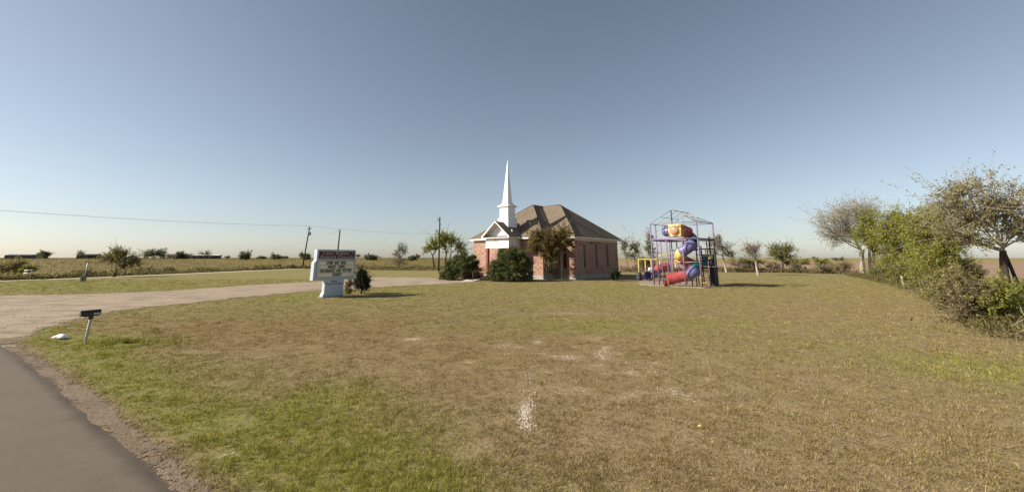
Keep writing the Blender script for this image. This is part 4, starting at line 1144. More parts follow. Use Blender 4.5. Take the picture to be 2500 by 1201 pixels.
# porch
u0, u1, um = 6.69, 10.45, 8.57
en = MB()
cbox(en, u0, u1, -4.33, -2.44, 4.20, 4.86); cbox(en, u0 - .015, u1 + .015, -4.345, -2.43, 3.65, 4.0); cbox(en, u0 - .03, u1 + .03, -4.36, -2.42, 4.0, 4.04); cbox(en, u0, u1, -4.33, -2.44, 4.04, 4.2)
en = MB(); cbox(en, u0, u1, -4.33, -2.05, 4.045, 4.86); en.build('entablature', M['white'], church)
bd = MB(); cbox(bd, u0 - .02, u1 + .02, -4.35, -2.05, 3.65, 4.0); bd.build('frieze_board', M['white'], church)
bd = MB(); cbox(bd, u0 - .04, u1 + .04, -4.37, -2.05, 4.0, 4.045); bd.build('moulding', M['white'], church)
PE, PR = 4.95, 6.83
ph = 2.27
pr_ = MB()
for s_ in (-1, 1):
    e0, r0 = um + s_ * ph, um
    slope = [CW(e0, -4.72, PE), CW(e0, -2.40, PE), CW(r0, .05, PR), CW(r0, -4.72, PR)]
    nrm = np.cross(slope[1] - slope[0], slope[3] - slope[0]); nrm /= np.linalg.norm(nrm)
    if nrm[2] < 0: nrm = -nrm
    pr_.prism([p + nrm * .03 for p in slope], nrm * .05)
# pent strip below the recessed gable, sloping up from the front eave
pr_.prism([CW(um - ph + .06, -4.70, PE + .0), CW(um + ph - .06, -4.70, PE + .0), CW(um + ph - .06, -3.9, PE + .20), CW(um - ph + .06, -3.9, PE + .20)], -Z3 * .05)
pr_.build('porch_roof', M['shingle'], church)
sof = MB()
for s_ in (-1, 1):
    e0, r0 = um + s_ * ph, um
    slope = [CW(e0, -4.70, PE), CW(e0, -2.42, PE), CW(r0, -.1, PR), CW(r0, -4.70, PR)]
    nrm = np.cross(slope[1] - slope[0], slope[3] - slope[0]); nrm /= np.linalg.norm(nrm)
    if nrm[2] < 0: nrm = -nrm
    sof.prism([p - nrm * .02 for p in slope], nrm * .045)
sof.build('porch_soffit', M['white'], church)
rk = MB()
for s_ in (-1, 1):
    e0 = um + s_ * (ph + .02)
    rk.prism([CW(e0, -4.76, PE - .04), CW(e0, -4.76, PE + .09), CW(um, -4.76, PR + .09), CW(um, -4.76, PR - .04), CW(e0 - s_ * .12, -4.76, PE - .04)], V3 * .038)
rk.build('rake_board', M['white'], church)
ty = MB(); ty.prism([CW(um - ph + .12, -3.9, PE + .17), CW(um + ph - .12, -3.9, PE + .17), CW(um, -3.9, PR - .03)], V3 * .05); ty.build('gable_panel', M['white'], church)
pf = MB(); cbox(pf, um - ph - .02, um + ph + .02, -4.755, -4.70, PE - .12, PE - .045); cbox(pf, um - ph - .02, um - ph + .03, -4.70, -2.44, PE - .12, PE - .02); cbox(pf, um + ph - .03, um + ph + .02, -4.70, -2.44, PE - .12, PE - .02)
cbox(pf, um - ph + .03, um + ph - .03, -4.7, -2.44, PE - .09, PE - .06)
pf.build('cornice', M['white'], church)
for s_ in (0, 1):
    c_ = MB(); uu = (u0 + .02) if s_ == 0 else (u1 - .34); cbox(c_, uu, uu + .32, -4.3, -3.98, .1, 3.64); cbox(c_, uu - .04, uu + .36, -4.34, -3.94, .1, .3)
    c_.build('column', M['postred'], church)
pl = MB(); cbox(pl, u0 - .3, u1 + .3, -4.7, -2.08, -.1, .42); pl.build('porch_floor', M['concrete'], church)
dr_ = MB(); cbox(dr_, 7.6, 9.5, -2.09, -2.035, .45, 2.75); door = dr_.build('door', M['white'], church)
dg = MB(); cbox(dg, 7.75, 8.45, -2.11, -2.093, 1.2, 2.5); cbox(dg, 8.65, 9.35, -2.11, -2.093, 1.2, 2.5); dg.build('pane', M['glass'], door)
vp = MB(); q = CW(7.0, -3.3, PE + .62); vp.tube([q - Z3 * .1, q + Z3 * .28], .07, 8); vp.tube([q + Z3 * .28, q + Z3 * .34], .1, 8); vp.build('vent_pipe', M['white'], church)
vp = MB(); q = CW(8.0, 1.0, 7.2); vp.tube([q - Z3 * .1, q + Z3 * .3], .09, 8); vp.build('vent_pipe', M['metal'], church)
# steeple (axis at porch ridge)
su, sv = 8.60, -2.33
def sq(mb, prof):
    """square section tower from (half width, height) pairs"""
    for (a, za), (b_, zb) in zip(prof[:-1], prof[1:]):
        A4 = [CW(su + i * a, sv + j * a, za) for i, j in ((-1, -1), (1, -1), (1, 1), (-1, 1))]
        B4 = [CW(su + i * b_, sv + j * b_, zb) for i, j in ((-1, -1), (1, -1), (1, 1), (-1, 1))]
        for k in range(4):
            mb.poly([A4[k], B4[k], B4[(k + 1) % 4], A4[(k + 1) % 4]])
    return mb
sb = sq(MB(), [(.87, 5.2), (.87, 7.26), (.89, 7.26), (.89, 7.30), (.84, 7.36), (.70, 7.52)]); steeple = sb.build('steeple', M['white'], church)
sq(MB(), [(.70, 7.52), (.70, 8.80), (.74, 8.80), (.74, 8.84)]).build('belfry', M['white'], steeple)
sq(MB(), [(.0, 8.84), (.90, 8.84), (.92, 8.90), (.92, 8.97), (.86, 9.03), (.68, 9.13), (.54, 9.27), (.46, 9.45)]).build('cornice', M['white'], steeple)
sq(MB(), [(.46, 9.45), (.37, 10.4), (.012, 15.05), (0, 15.06)]).build('spire', M['white'], steeple)
for face in (0, 1):
    lv = MB()
    for s0, s1, z0, z1 in ((-.34, -.29, 7.85, 8.62), (.29, .34, 7.85, 8.62), (-.29, .29, 7.85, 7.9), (-.29, .29, 8.57, 8.62)):
        if face == 0:
            lv.obox(CW(su + s0, sv - .74, z0), U3 * (s1 - s0), V3 * .05, Z3 * (z1 - z0))
        else:
            lv.obox(CW(su - .74, sv + s0, z0), V3 * (s1 - s0), U3 * .05, Z3 * (z1 - z0))
    lv.build('panel_frame', M['white'], steeple)

# ------------------------------------------------------------------ lettering
def text(body, o, ax, up, size, mat, parent, name='lettering', depth=.006, xscale=1.0, bold=.0):
    """built-in sans letters, centred at o, running along ax, converted to a mesh"""
    cu = bpy.data.curves.new('t', 'FONT'); cu.body = body; cu.size = size; cu.align_x = 'CENTER'; cu.align_y = 'CENTER'; cu.extrude = depth; cu.offset = bold; cu.resolution_u = 3
    t = bpy.data.objects.new('t', cu); sc.collection.objects.link(t)
    dg_ = bpy.context.evaluated_depsgraph_get(); me0 = t.evaluated_get(dg_).to_mesh()
    n_ = len(me0.vertices); co = np.zeros(n_ * 3, np.float32); me0.vertices.foreach_get('co', co); co = co.reshape(-1, 3)
    faces = [tuple(p.vertices) for p in me0.polygons]
    t.evaluated_get(dg_).to_mesh_clear(); bpy.data.objects.remove(t); bpy.data.curves.remove(cu)
    ax, up, o = A(ax), A(up), A(o); nrm = np.cross(ax, up)
    mb = MB(); mb.v = [tuple(o + ax * c[0] * xscale + up * c[1] + nrm * c[2]) for c in co]; mb.f = faces; mb.sm = [False] * len(faces)
    return mb.build(name, mat, parent)

# serif capitals and lower case drawn as broad strokes: (advance, strokes[(x0,y0,x1,y1,thick) or arcs])
def arc(cx, cy, rx, ry, a0, a1, n=12):
    return [(cx + rx * math.cos(R(a0 + (a1 - a0) * k / n)), cy + ry * math.sin(R(a0 + (a1 - a0) * k / n))) for k in range(n + 1)]
TK, TN = .12, .045
def st(x, y0, y1):
    return ([(x, y0), (x, y1)], TK)
def sf(x, y, w=.2):
    return ([(x - w, y), (x + w, y)], TN)
GL = {
    'L': (.72, [st(.16, 0, 1), sf(.16, .03), sf(.16, .97), ([(.16, .03), (.66, .03), (.66, .28)], TN)]),
    'o': (.66, [(arc(.31, .34, .23, .31, 0, 360, 18), .11)]),
    'n': (.72, [st(.16, 0, .66), sf(.16, .03, .16), ([(.02, .64), (.16, .64)], TN), (arc(.36, .42, .2, .22, 160, 0, 8), .09), st(.56, 0, .44), sf(.56, .03, .16)]),
    'e': (.6, [(arc(.3, .34, .22, .31, 0, 315, 16), .1), ([(.08, .37), (.52, .37)], TN)]),
    'W': (1.16, [([(.12, .97), (.34, .02)], TK), ([(.34, .02), (.57, .9)], TN + .02), ([(.57, .97), (.8, .02)], TK), ([(.8, .02), (1.02, .97)], TN + .02), sf(.12, .97), sf(.57, .97, .14), sf(1.02, .97, .15)]),
    'i': (.36, [st(.17, 0, .64), sf(.17, .03, .16), ([(.03, .63), (.17, .63)], TN), ([(.17, .86), (.17, .98)], TK)]),
    'l': (.36, [st(.17, 0, 1), sf(.17, .03, .16), ([(.03, .98), (.17, .98)], TN)]),
    'w': (.9, [([(.1, .64), (.26, .02)], TK * .9), ([(.26, .02), (.44, .6)], TN), ([(.44, .64), (.6, .02)], TK * .9), ([(.6, .02), (.78, .64)], TN), sf(.1, .64, .12), sf(.78, .64, .12)]),
    'B': (.8, [st(.16, 0, 1), ([(.0, .03), (.4, .03)], TN), ([(.0, .97), (.38, .97)], TN), ([(.16, .53), (.4, .53)], TN), (arc(.38, .75, .2, .22, 90, -90, 8), .12), (arc(.4, .28, .25, .25, 90, -90, 8), .13)]),
    'a': (.64, [st(.46, .05, .46), ([(.46, .03), (.6, .03)], TN), (arc(.3, .46, .16, .2, 0, 150, 8), .08), (arc(.27, .19, .17, .17, 60, 330, 12), .1)]),
    'p': (.74, [st(.17, -.3, .64), sf(.17, -.28, .16), ([(.03, .63), (.17, .63)], TN), (arc(.38, .33, .22, .31, 140, -140, 14), .11)]),
    't': (.46, [st(.2, .1, .9), ([(.03, .63), (.4, .63)], TN), (arc(.32, .12, .12, .1, 180, 320, 6), .08)]),
    's': (.54, [(arc(.27, .48, .15, .15, 20, 250, 10), .1), (arc(.27, .18, .17, .16, 80, -160, 10), .1)]),
    'C': (.86, [(arc(.44, .5, .36, .48, 40, 320, 18), .13), ([(.73, .66), (.73, .95)], TN)]),
    'h': (.72, [st(.16, 0, 1), sf(.16, .03, .16), ([(.02, .98), (.16, .98)], TN), (arc(.36, .42, .2, .22, 160, 0, 8), .09), st(.56, 0, .44), sf(.56, .03, .16)]),
    'u': (.72, [st(.15, .2, .64), ([(.01, .63), (.15, .63)], TN), (arc(.34, .22, .19, .2, 180, 340, 8), .09), st(.55, .03, .64), ([(.41, .63), (.55, .63)], TN), ([(.55, .03), (.68, .03)], TN)]),
    'r': (.54, [st(.16, 0, .64), sf(.16, .03, .16), ([(.02, .63), (.16, .63)], TN), (arc(.36, .42, .19, .2, 160, 50, 6), .1)]),
    'c': (.58, [(arc(.31, .34, .22, .31, 45, 315, 14), .1)]),
    ' ': (.38, []),
}
def serif(body, o, ax, up, size, mat, parent, xs=1.0, depth=.008):
    ax, up, o = A(ax), A(up), A(o); nrm = np.cross(ax, up)
    wd = sum(GL[c][0] for c in body) * xs
    x = -wd / 2; mb = MB(); lay = 0
    for c in body:
        adv, strokes = GL[c]
        for pts, tk in strokes:
            lay = (lay + 1) % 7
            for (ax0, ay0), (ax1, ay1) in zip(pts[:-1], pts[1:]):
                p0 = A([x + ax0 * xs, ay0]); p1 = A([x + ax1 * xs, ay1]); dv = p1 - p0; l = np.linalg.norm(dv)
                if l < 1e-6: continue
                dv /= l; nn = A([-dv[1], dv[0]]) * tk / 2; e = dv * tk * .12
                lay2 = depth + lay * .0006
                P = [p0 - e - nn, p1 + e - nn, p1 + e + nn, p0 - e + nn]
                mb.prism([o + (ax * q[0] + up * (q[1] - .35)) * size for q in P], nrm * lay2)
        x += adv * xs
    return mb.build('lettering', mat, parent)

# porch emblem and faded name
qn = CW(um, -4.352, 3.82)
text('LONE WILLOW BAPTIST', qn + U3 * .25, -U3, Z3, .2, M['faint'], church)
em = MB()
def flat(mb, pts, o, ax, up, dpt):
    nrm = np.cross(ax, up)
    mb.prism([A(o) + A(ax) * p[0] + A(up) * p[1] for p in pts], nrm * dpt)
eo = CW(um + .25, -4.332, 4.52)
flat(em, [(-.34, -.06), (-.28, .06), (-.1, .16), (.05, .05), (.2, .12), (.12, -.02), (.28, -.08), (.02, -.1), (-.15, -.04)], eo, -U3, Z3, .02)
em.build('emblem', M['gold'], church)
em = MB(); eo2 = CW(um - .12, -4.332, 4.36)
flat(em, [(-.1, .08), (.0, .1), (.04, -.08), (-.02, -.12)], eo2, -U3, Z3, .02); flat(em, [(.14, .03), (.26, -.01), (.3, -.1), (.2, -.08)], eo2, -U3, Z3, .02)
em.build('emblem', M['track'], church)

# ------------------------------------------------------------------ ramp with railings
ramp_a, ramp_b = at(1140, 687), at(1189, 676)
# runs from the driveway up to the porch floor
ra = A([ramp_a[0], ramp_a[1]]); rb = CW(9.4, -4.72, 0)[:2]
rdv = (rb - ra); rl_ = np.linalg.norm(rdv); rdv /= rl_; rpn = A([-rdv[1], rdv[0]])
ramp = thing('wheelchair_ramp', (ra[0], ra[1], 0), 'pale concrete ramp with rust-red pipe railings leading up to the church porch', 'ramp')
r3 = A([*rdv, 0]); n3 = A([*rpn, 0])
mb = MB(); P0 = A([ra[0], ra[1], 0])
hw = .75
mb.prism([P0 - n3 * hw, P0 - n3 * hw + r3 * rl_ - Z3 * .0, P0 - n3 * hw + r3 * rl_ + Z3 * .42, P0 - n3 * hw + Z3 * .03], n3 * 2 * hw)
mb.build('slab', M['palecon'], ramp)
for s_ in (-1, 1):
    for hh in (.95, .55):
        t = MB(); t.tube([P0 + n3 * s_ * (hw - .06) + r3 * (-.1) + Z3 * (hh + .0), P0 + n3 * s_ * (hw - .06) + r3 * (rl_ + .2) + Z3 * (hh + .42)], .03, 8); t.build('rail', M['rail'], ramp)
    for k in range(4):
        t = MB(); dd = rl_ * k / 3 * .98 + .03; q = P0 + n3 * s_ * (hw - .06) + r3 * dd + Z3 * (.02 + .4 * dd / rl_); t.tube([q, q + Z3 * .95], .032, 8); t.build('railing_post', M['rail'], ramp)

# ------------------------------------------------------------------ church sign by the driveway
SN = A([.83, -.56, 0]); SW = A([.56, .83, 0])          # face normal, along the face (left to right as read)
sfoot = A([-12.45, 26.75, 0])
sign = thing('church_sign', sfoot + SW * 1.3, 'white roadside church sign with maroon name panel and changeable letter board', 'sign')
def SB(mb, s0, s1, z0, z1, t0, t1):
    return mb.obox(sfoot + SW * s0 + SN * t0 + Z3 * z0, SW * (s1 - s0), SN * (t1 - t0), Z3 * (z1 - z0))
TB = -.34                                                # back of the cabinet
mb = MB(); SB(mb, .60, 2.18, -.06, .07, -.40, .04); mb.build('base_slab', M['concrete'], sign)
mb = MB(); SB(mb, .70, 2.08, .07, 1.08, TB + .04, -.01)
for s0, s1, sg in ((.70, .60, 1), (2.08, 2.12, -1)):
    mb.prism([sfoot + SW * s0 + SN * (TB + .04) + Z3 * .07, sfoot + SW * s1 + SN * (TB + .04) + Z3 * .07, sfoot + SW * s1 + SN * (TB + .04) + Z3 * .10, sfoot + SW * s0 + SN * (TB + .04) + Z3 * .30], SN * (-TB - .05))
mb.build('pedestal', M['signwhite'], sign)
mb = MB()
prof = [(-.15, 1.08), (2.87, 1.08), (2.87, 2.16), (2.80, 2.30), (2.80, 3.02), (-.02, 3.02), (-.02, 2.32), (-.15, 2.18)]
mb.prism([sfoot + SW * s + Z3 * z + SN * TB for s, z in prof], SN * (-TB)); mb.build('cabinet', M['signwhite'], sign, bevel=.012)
mb = MB(); SB(mb, .09, 2.73, 2.42, 2.91, .002, .012); hp_ = mb.build('name_panel', M['maroon'], sign)
mb = MB()
for a, b_, z0, z1 in ((.03, 2.79, 2.91, 2.96), (.03, 2.79, 2.37, 2.42), (.03, .09, 2.42, 2.91), (2.73, 2.79, 2.42, 2.91)): SB(mb, a, b_, z0, z1, .002, .035)
mb.build('panel_frame', M['signwhite'], sign)
mb = MB(); SB(mb, .13, 2.76, 1.27, 2.28, .002, .012); lb = mb.build('letter_board', M['boardcream'], sign)
for z in (1.27, 1.525, 1.78, 2.03, 2.28):
    mb = MB(); SB(mb, .13, 2.76, z - .012, z + .012, .013, .03); mb.build('letter_track', M['track'], lb)
mb = MB()
for a, b_, z0, z1 in ((.05, 2.84, 2.293, 2.345), (.05, 2.84, 1.21, 1.257), (.05, .118, 1.257, 2.293), (2.772, 2.84, 1.257, 2.293)): SB(mb, a, b_, z0, z1, .002, .045)
mb.build('board_frame', M['signwhite'], sign)
def SP(s, z, t=.014):
    return sfoot + SW * s + Z3 * z + SN * t
serif('Lone Willow', SP(1.34, 2.768), SW, Z3, .195, M['letterwhite'], hp_, 1.45)
serif('Baptist Church', SP(1.42, 2.525), SW, Z3, .19, M['letterwhite'], hp_, 1.5)
text('SBC', SP(2.58, 2.82), SW, Z3, .08, M['letterwhite'], hp_)
for s_, z, b_ in ((1.38, 2.155, 'COME  AND  HEAR'), (1.42, 1.905, 'NANCY   DUNN'), (1.42, 1.652, 'DELIVERANCE  AND  VICTORY'), (1.50, 1.40, 'SUNDAY')):
    text(b_, SP(s_, z), SW, Z3, .27, M['letterblack'], lb, xscale=.62, bold=.011)
text('Pastor', SP(1.35, .985, -.008), SW, Z3, .17, M['lettergrey'], sign, bold=.004)
text('Tony Crowder', SP(1.37, .83, -.008), SW, Z3, .19, M['lettergrey'], sign, bold=.004)
mb = MB(); q = sfoot + SW * 1.95 + SN * .3; mb.tube([q, q + Z3 * .12, q + Z3 * .16 + SN * -.1], [.06, .07, .05], 8); mb.build('uplight', M['white'], sign)

# ------------------------------------------------------------------ mailbox, litter
b = at(207, 839); AX = A([.56, .83, 0]) / np.linalg.norm([.56, .83]); AN = A([.83, -.56, 0]) / np.linalg.norm([.56, .83])
mail = thing('mailbox', b, 'black roadside mailbox with a pale number plate on a weathered leaning post', 'mailbox')
top = b + A([.0, .02, .70])
mb = MB(); mb.tube([b - Z3 * .2, top], [.034, .032], 8); mb.build('post', M['postgrey'], mail)
tilt = AX + Z3 * .03; tilt /= np.linalg.norm(tilt); up_ = np.cross(AN, tilt); up_ = up_ if up_[2] > 0 else -up_
mb = MB(); mb.obox(top - AX * .05 - AN * .05, AX * .1, AN * .1, Z3 * .09); mb.obox(top - tilt * .16 - AN * .07 + Z3 * .075, tilt * .32, AN * .14, up_ * .02); mb.build('bracket', M['blackbox'], mail)
bx = top + up_ * .095 - tilt * .23
prof = [(-.08, 0), (.08, 0), (.08, .085)] + [(.08 * math.cos(R(a)), .085 + .08 * math.sin(R(a))) for a in range(20, 180, 20)] + [(-.08, .085)]
mb = MB(); mb.prism([bx + AN * x_ + up_ * z_ for x_, z_ in prof], tilt * .43); box_ = mb.build('box', M['blackbox'], mail)
mb = MB(); mb.prism([bx - tilt * .015 + AN * x_ * 1.05 + up_ * (z_ * 1.04 - .004) for x_, z_ in prof], tilt * .02); mb.build('door', M['metal'], mail)
mb = MB(); mb.obox(bx + tilt * .27 + AN * .0805 + up_ * .025, tilt * .15, AN * .006, up_ * .05); mb.build('number_plate', M['faint'], mail)
mb = MB(); mb.obox(bx + tilt * .1 - AN * .092 + up_ * .04, tilt * .03, AN * .008, up_ * .1); mb.build('flag', M['rail'], mail)

b = at(147, 828)
rgl = np.random.default_rng(4)
nl_ = 6; gxv, gyv = np.meshgrid(np.linspace(-.19, .19, nl_), np.linspace(-.12, .12, nl_))
zz = .02 + .10 * (1 - (gxv / .21) ** 2) * (1 - (gyv / .14) ** 2) + .05 * rgl.random((nl_, nl_))
VV = np.stack([b[0] + gxv.ravel() + rgl.normal(0, .012, nl_ * nl_), b[1] + gyv.ravel() * (1 + .5 * gxv.ravel()) + rgl.normal(0, .012, nl_ * nl_), zz.ravel()], 1)
I = (np.arange(nl_ - 1)[:, None] * nl_ + np.arange(nl_ - 1)[None]); FF = np.stack([I, I + 1, I + 1 + nl_, I + nl_], -1).reshape(-1, 4)
o = np_mesh('paper_litter', VV, FF, M['litter'], loc=b)
m_ = o.modifiers.new('thick', 'SOLIDIFY'); m_.thickness = .006
tag(o, 'crumpled white paper lying on the verge left of the mailbox', 'litter')
b = at(1711, 1047)
VV = [b + A(q) for q in ((-.05, -.01, .03), (.0, -.02, .05), (.055, .0, .035), (.0, .02, .06), (-.03, .02, .04))]
mb = MB(); mb.prism(VV, Z3 * .004); tag(mb.build('yellow_leaf', M['yellowleaf'], loc=b), 'small yellow fallen leaf on the brown lawn', 'leaf')

# ------------------------------------------------------------------ utility poles and wires
def pole(px, by, ty, r, label, lean=(0, 0), z0=None, d=None):
    b = at(px, by) if d is None else far_pt(px, d)
    h = (by - ty) * b[1] / FPX if d is None else ty
    t_ = thing('utility_pole', b, label, 'utility pole', 'wooden utility poles')
    tp = b + A([lean[0], lean[1], h])
    mb = MB(); mb.tube([b - Z3 * .5, b * .5 + tp * .5, tp], [r, r * .88, r * .72], 10); mb.build('post', M['polewood'], t_)
    return t_, tp
p1, t1 = pole(738, 655, 557, .17, 'tall leaning utility pole with transformer and insulators beyond the gravel drive', (.75, 0))
ldir = A([24.6, 37, 0]) / 44.4; lper = A([37, -24.6, 0]) / 44.4
mb = MB(); q = t1 - Z3 * .55; mb.obox(q - lper * .75 - ldir * .06 - Z3 * .06, lper * 1.5, ldir * .12, Z3 * .12); mb.build('crossarm', M['polewood'], p1)
for s_ in (-.68, .68):
    mb = MB(); mb.lathe(q + lper * s_ + Z3 * .06, [(.0, 0), (.05, 0), (.07, .06), (.05, .12), (.08, .17), (.04, .24), (0, .25)], 8); mb.build('insulator', M['metal'], p1)
mb = MB(); mb.lathe(t1, [(.0, 0), (.06, 0), (.08, .08), (.05, .15), (.0, .22)], 8); mb.build('insulator', M['metal'], p1)
mb = MB(); mb.lathe(t1 + lper * .38 - Z3 * 2.1, [(0, 0), (.22, 0), (.24, .05), (.24, .75), (.2, .82), (.06, .86), (0, .88)], 12); mb.obox(t1 - Z3 * 1.75 - ldir * .05, lper * .3, ldir * .1, Z3 * .1); mb.build('transformer', M['metal'], p1)
p2, t2 = pole(820, 662, 565, .15, 'plain bare utility pole rising behind the church sign', (.1, 0))
mb = MB(); mb.tube([t2 - Z3 * .1 - ldir * .2, t2 - Z3 * .1 + ldir * .2], .05, 6); mb.build('clamp', M['metal'], p2)
p3, t3 = pole(1071, 663, 535, .16, 'tall utility pole with a security lamp left of the church', (-.15, 0))
mb = MB(); q = t3 - Z3 * .25; mb.tube([q, q + A([-.2, -.1, .22]), q + A([-.36, -.18, .12])], .03, 6); arm = mb.build('lamp_arm', M['galv'], p3)
mb = MB(); mb.lathe(q + A([-.36, -.18, -.38]), [(0, .0), (.1, .02), (.16, .16), (.16, .24), (.08, .3), (.07, .48), (0, .5)], 10); mb.build('lamp_head', M['galv'], p3)
t4 = None
def wire(pts, label, sag=.6, r=.028, name='power_line'):
    mb = MB(); path = []
    for a, b_ in zip(pts[:-1], pts[1:]):
        for k in range(14):
            t = k / 14; path.append(A(a) * (1 - t) + A(b_) * t - Z3 * sag * 4 * t * (1 - t))
    path.append(A(pts[-1])); mb.tube(path, r, 5)
    return tag(mb.build(name, M['wire'], loc=pts[0]), label, 'power line')
wt = t1 + Z3 * .2
wire([wt - ldir * 75 + Z3 * .3, wt], 'thin power line running from the leaning utility pole to the left edge', 1.0, .022)
wire([wt, wt + ldir * 42, wt + ldir * 88 - Z3 * .5], 'thin power line running from the leaning utility pole towards the church', .45, .018)
wire([t3 - Z3 * .35, A([-95., 262., 9.2])], 'slack cable dropping left from the lamp pole', 4.2, .02)
wire([t2 - Z3 * .1, A([-150., 205., 6.5])], 'faint cable running left from the plain bare pole', 3.2, .018)

# meter post with boxes and pedestal on the left lawn
b = at(205, 686); s = b[1] / FPX
mt = thing('meter_post', b, 'short leaning grey meter post with a dark box on the left lawn', 'meter post')
tp = b + A([.02, 0, 2.0]); mb = MB(); mb.tube([b - Z3 * .2, tp], .055, 8); mb.build('post', M['galv'], mt)
mb = MB(); mb.obox(tp - A([.28, .05, .04]), A([.6, 0, 0]), A([0, .1, 0]), Z3 * .1); mb.build('crossbar', M['polewood'], mt)
mb = MB(); mb.obox(b + A([-.12, -.12, 0]), A([.26, 0, 0]), A([0, .2, 0]), A([.0, 0, .85])); mb.build('meter_box', M['metal'], mt)
b = at(199, 687); ped_ = thing('utility_pedestal', b, 'small grey-green utility pedestal left of the meter post', 'utility box')
mb = MB(); mb.box(b[0] - .12, b[0] + .12, b[1] - .1, b[1] + .1, 0, .42); mb.build('body', M['shedgreen'], ped_, bevel=.02)
mb = MB(); mb.box(b[0] - .14, b[0] + .14, b[1] - .12, b[1] + .12, .42, .5); mb.build('lid', M['shedgreen'], ped_, bevel=.02)
b = at(119, 675); b[0] -= 3.0; rk_ = thing('pipe_rail', b, 'low white two-bar pipe rail in the weeds beyond the lane', 'railing')
for z in (.45, .85):
    mb = MB(); mb.tube([b + A([-.5, 0, z - .05]), b + A([.45, .2, z + .05])], .055, 6); mb.build('rail', M['white'], rk_)
for x_ in (-.45, .4):
    mb = MB(); mb.tube([b + A([x_, .1, 0]), b + A([x_, .1, .9])], .035, 6); mb.build('post', M['galv'], rk_)
# dark stump and lean stakes near the back brush line
b = at(1966, 666); stp = thing('tree_stump', b, 'charred dark tree stump with a leaning stake at the back of the lawn', 'stump')
mb = MB(); mb.tube([b - Z3 * .1, b + A([.05, 0, .5]), b + A([.15, 0, 1.0])], [.36, .3, .16], 9); mb.build('stump', M['darkbark'], stp)
mb = MB(); mb.tube([b + A([-.25, 0, 0]), b + A([-.65, .1, 1.3])], .05, 6); mb.build('stake', M['darkbark'], stp)
for i, (px, by, tp_) in enumerate(((2210, 706, 676), (2256, 721, 690), (2300, 738, 702))):
    b = at(px, by); h = (by - tp_) * b[1] / FPX; nm = ('farthest', 'middle', 'nearest')[i]
    fp_ = thing('fence_post', b, f'weathered wooden fence post at the hedgerow foot, {nm} of the three leaning posts', 'fence post', 'old posts along the right hedgerow')
    mb = MB(); mb.tube([b - Z3 * .2, b + A([-.12, 0, h])], [.07, .06], 7); mb.build('post', M['palebark'], fp_)

# ------------------------------------------------------------------ far buildings on the skyline
def building(px0, px1, dist, hp, label, wm, rm, cat, gable=False, roof_over=.4, wins=(), door=None, depth=8):
    a, b_ = far_pt(px0, dist), far_pt(px1, dist + 4); s = dist / FPX; h = hp * s
    mid = (a + b_) / 2; t_ = thing(cat.replace(' ', '_'), A([mid[0], mid[1], min(a[2], b_[2]) - .1]), label, cat)
    ax = A([b_[0] - a[0], b_[1] - a[1], 0]); ln = np.linalg.norm(ax); ax /= ln; bk = A([-ax[1], ax[0], 0]); z0 = min(a[2], b_[2]) - .3; o = A([a[0], a[1], z0])
    wh = h * (.62 if gable else .78)
    mb = MB(); mb.obox(o, ax * ln, bk * depth, Z3 * (wh + .3)); mb.build('wall', wm, t_)
    mb = MB(); zt = z0 + wh + .3
    e = roof_over
    p = lambda s_, d_, z: o + ax * s_ + bk * d_ + Z3 * (z - z0)
    mb.prism([p(-e, -e, zt), p(-e, depth + e, zt), p(-e, depth / 2, zt + h * (.38 if gable else .22))], ax * (ln + 2 * e)); mb.build('roof', rm, t_)
    for f0, f1, g0, g1 in wins:
        mb = MB(); mb.obox(o + ax * ln * f0 - bk * .05 + Z3 * (.3 + wh * g0), ax * ln * (f1 - f0), bk * .1, Z3 * wh * (g1 - g0)); wo = mb.build('window', M['white'], t_)
        mb = MB(); mb.obox(o + ax * (ln * f0 + .08) - bk * .08 + Z3 * (.38 + wh * g0), ax * (ln * (f1 - f0) - .16), bk * .1, Z3 * (wh * (g1 - g0) - .16)); mb.build('pane', M['glass'], wo)
    if door:
        mb = MB(); mb.obox(o + ax * ln * door[0] - bk * .06 + Z3 * .3, ax * ln * (door[1] - door[0]), bk * .1, Z3 * wh * .75); mb.build('door', M['metal'], t_)
    return t_
building(37, 100, 230, 10, 'long low dark grey-green metal shed on the left skyline', M['shedgreen'], M['shedgreen'], 'shed', roof_over=.2, door=(.15, .3))
building(209, 256, 245, 11, 'dark brown barn on the skyline behind the short olive tree', M['barnred'], M['barnred'], 'barn', roof_over=.3, door=(.4, .6))
building(430, 484, 245, 11, 'low tan farmhouse with a hipped roof on the skyline', M['housewall'], M['barnred'], 'house', True, .5, ((.15, .28, .35, .75), (.62, .75, .35, .75)), (.42, .52))
building(488, 549, 238, 10, 'long dark trailer house with a pale metal roof on the skyline', M['barnred'], M['roofpale'], 'trailer house', False, .5, ((.12, .24, .35, .75), (.6, .72, .35, .75)), (.4, .48), 5)
building(690, 716, 260, 6, 'small low dark shed on the skyline left of the utility pole', M['shedgreen'], M['barnred'], 'shed', True, .4, (), (.4, .6), 5)

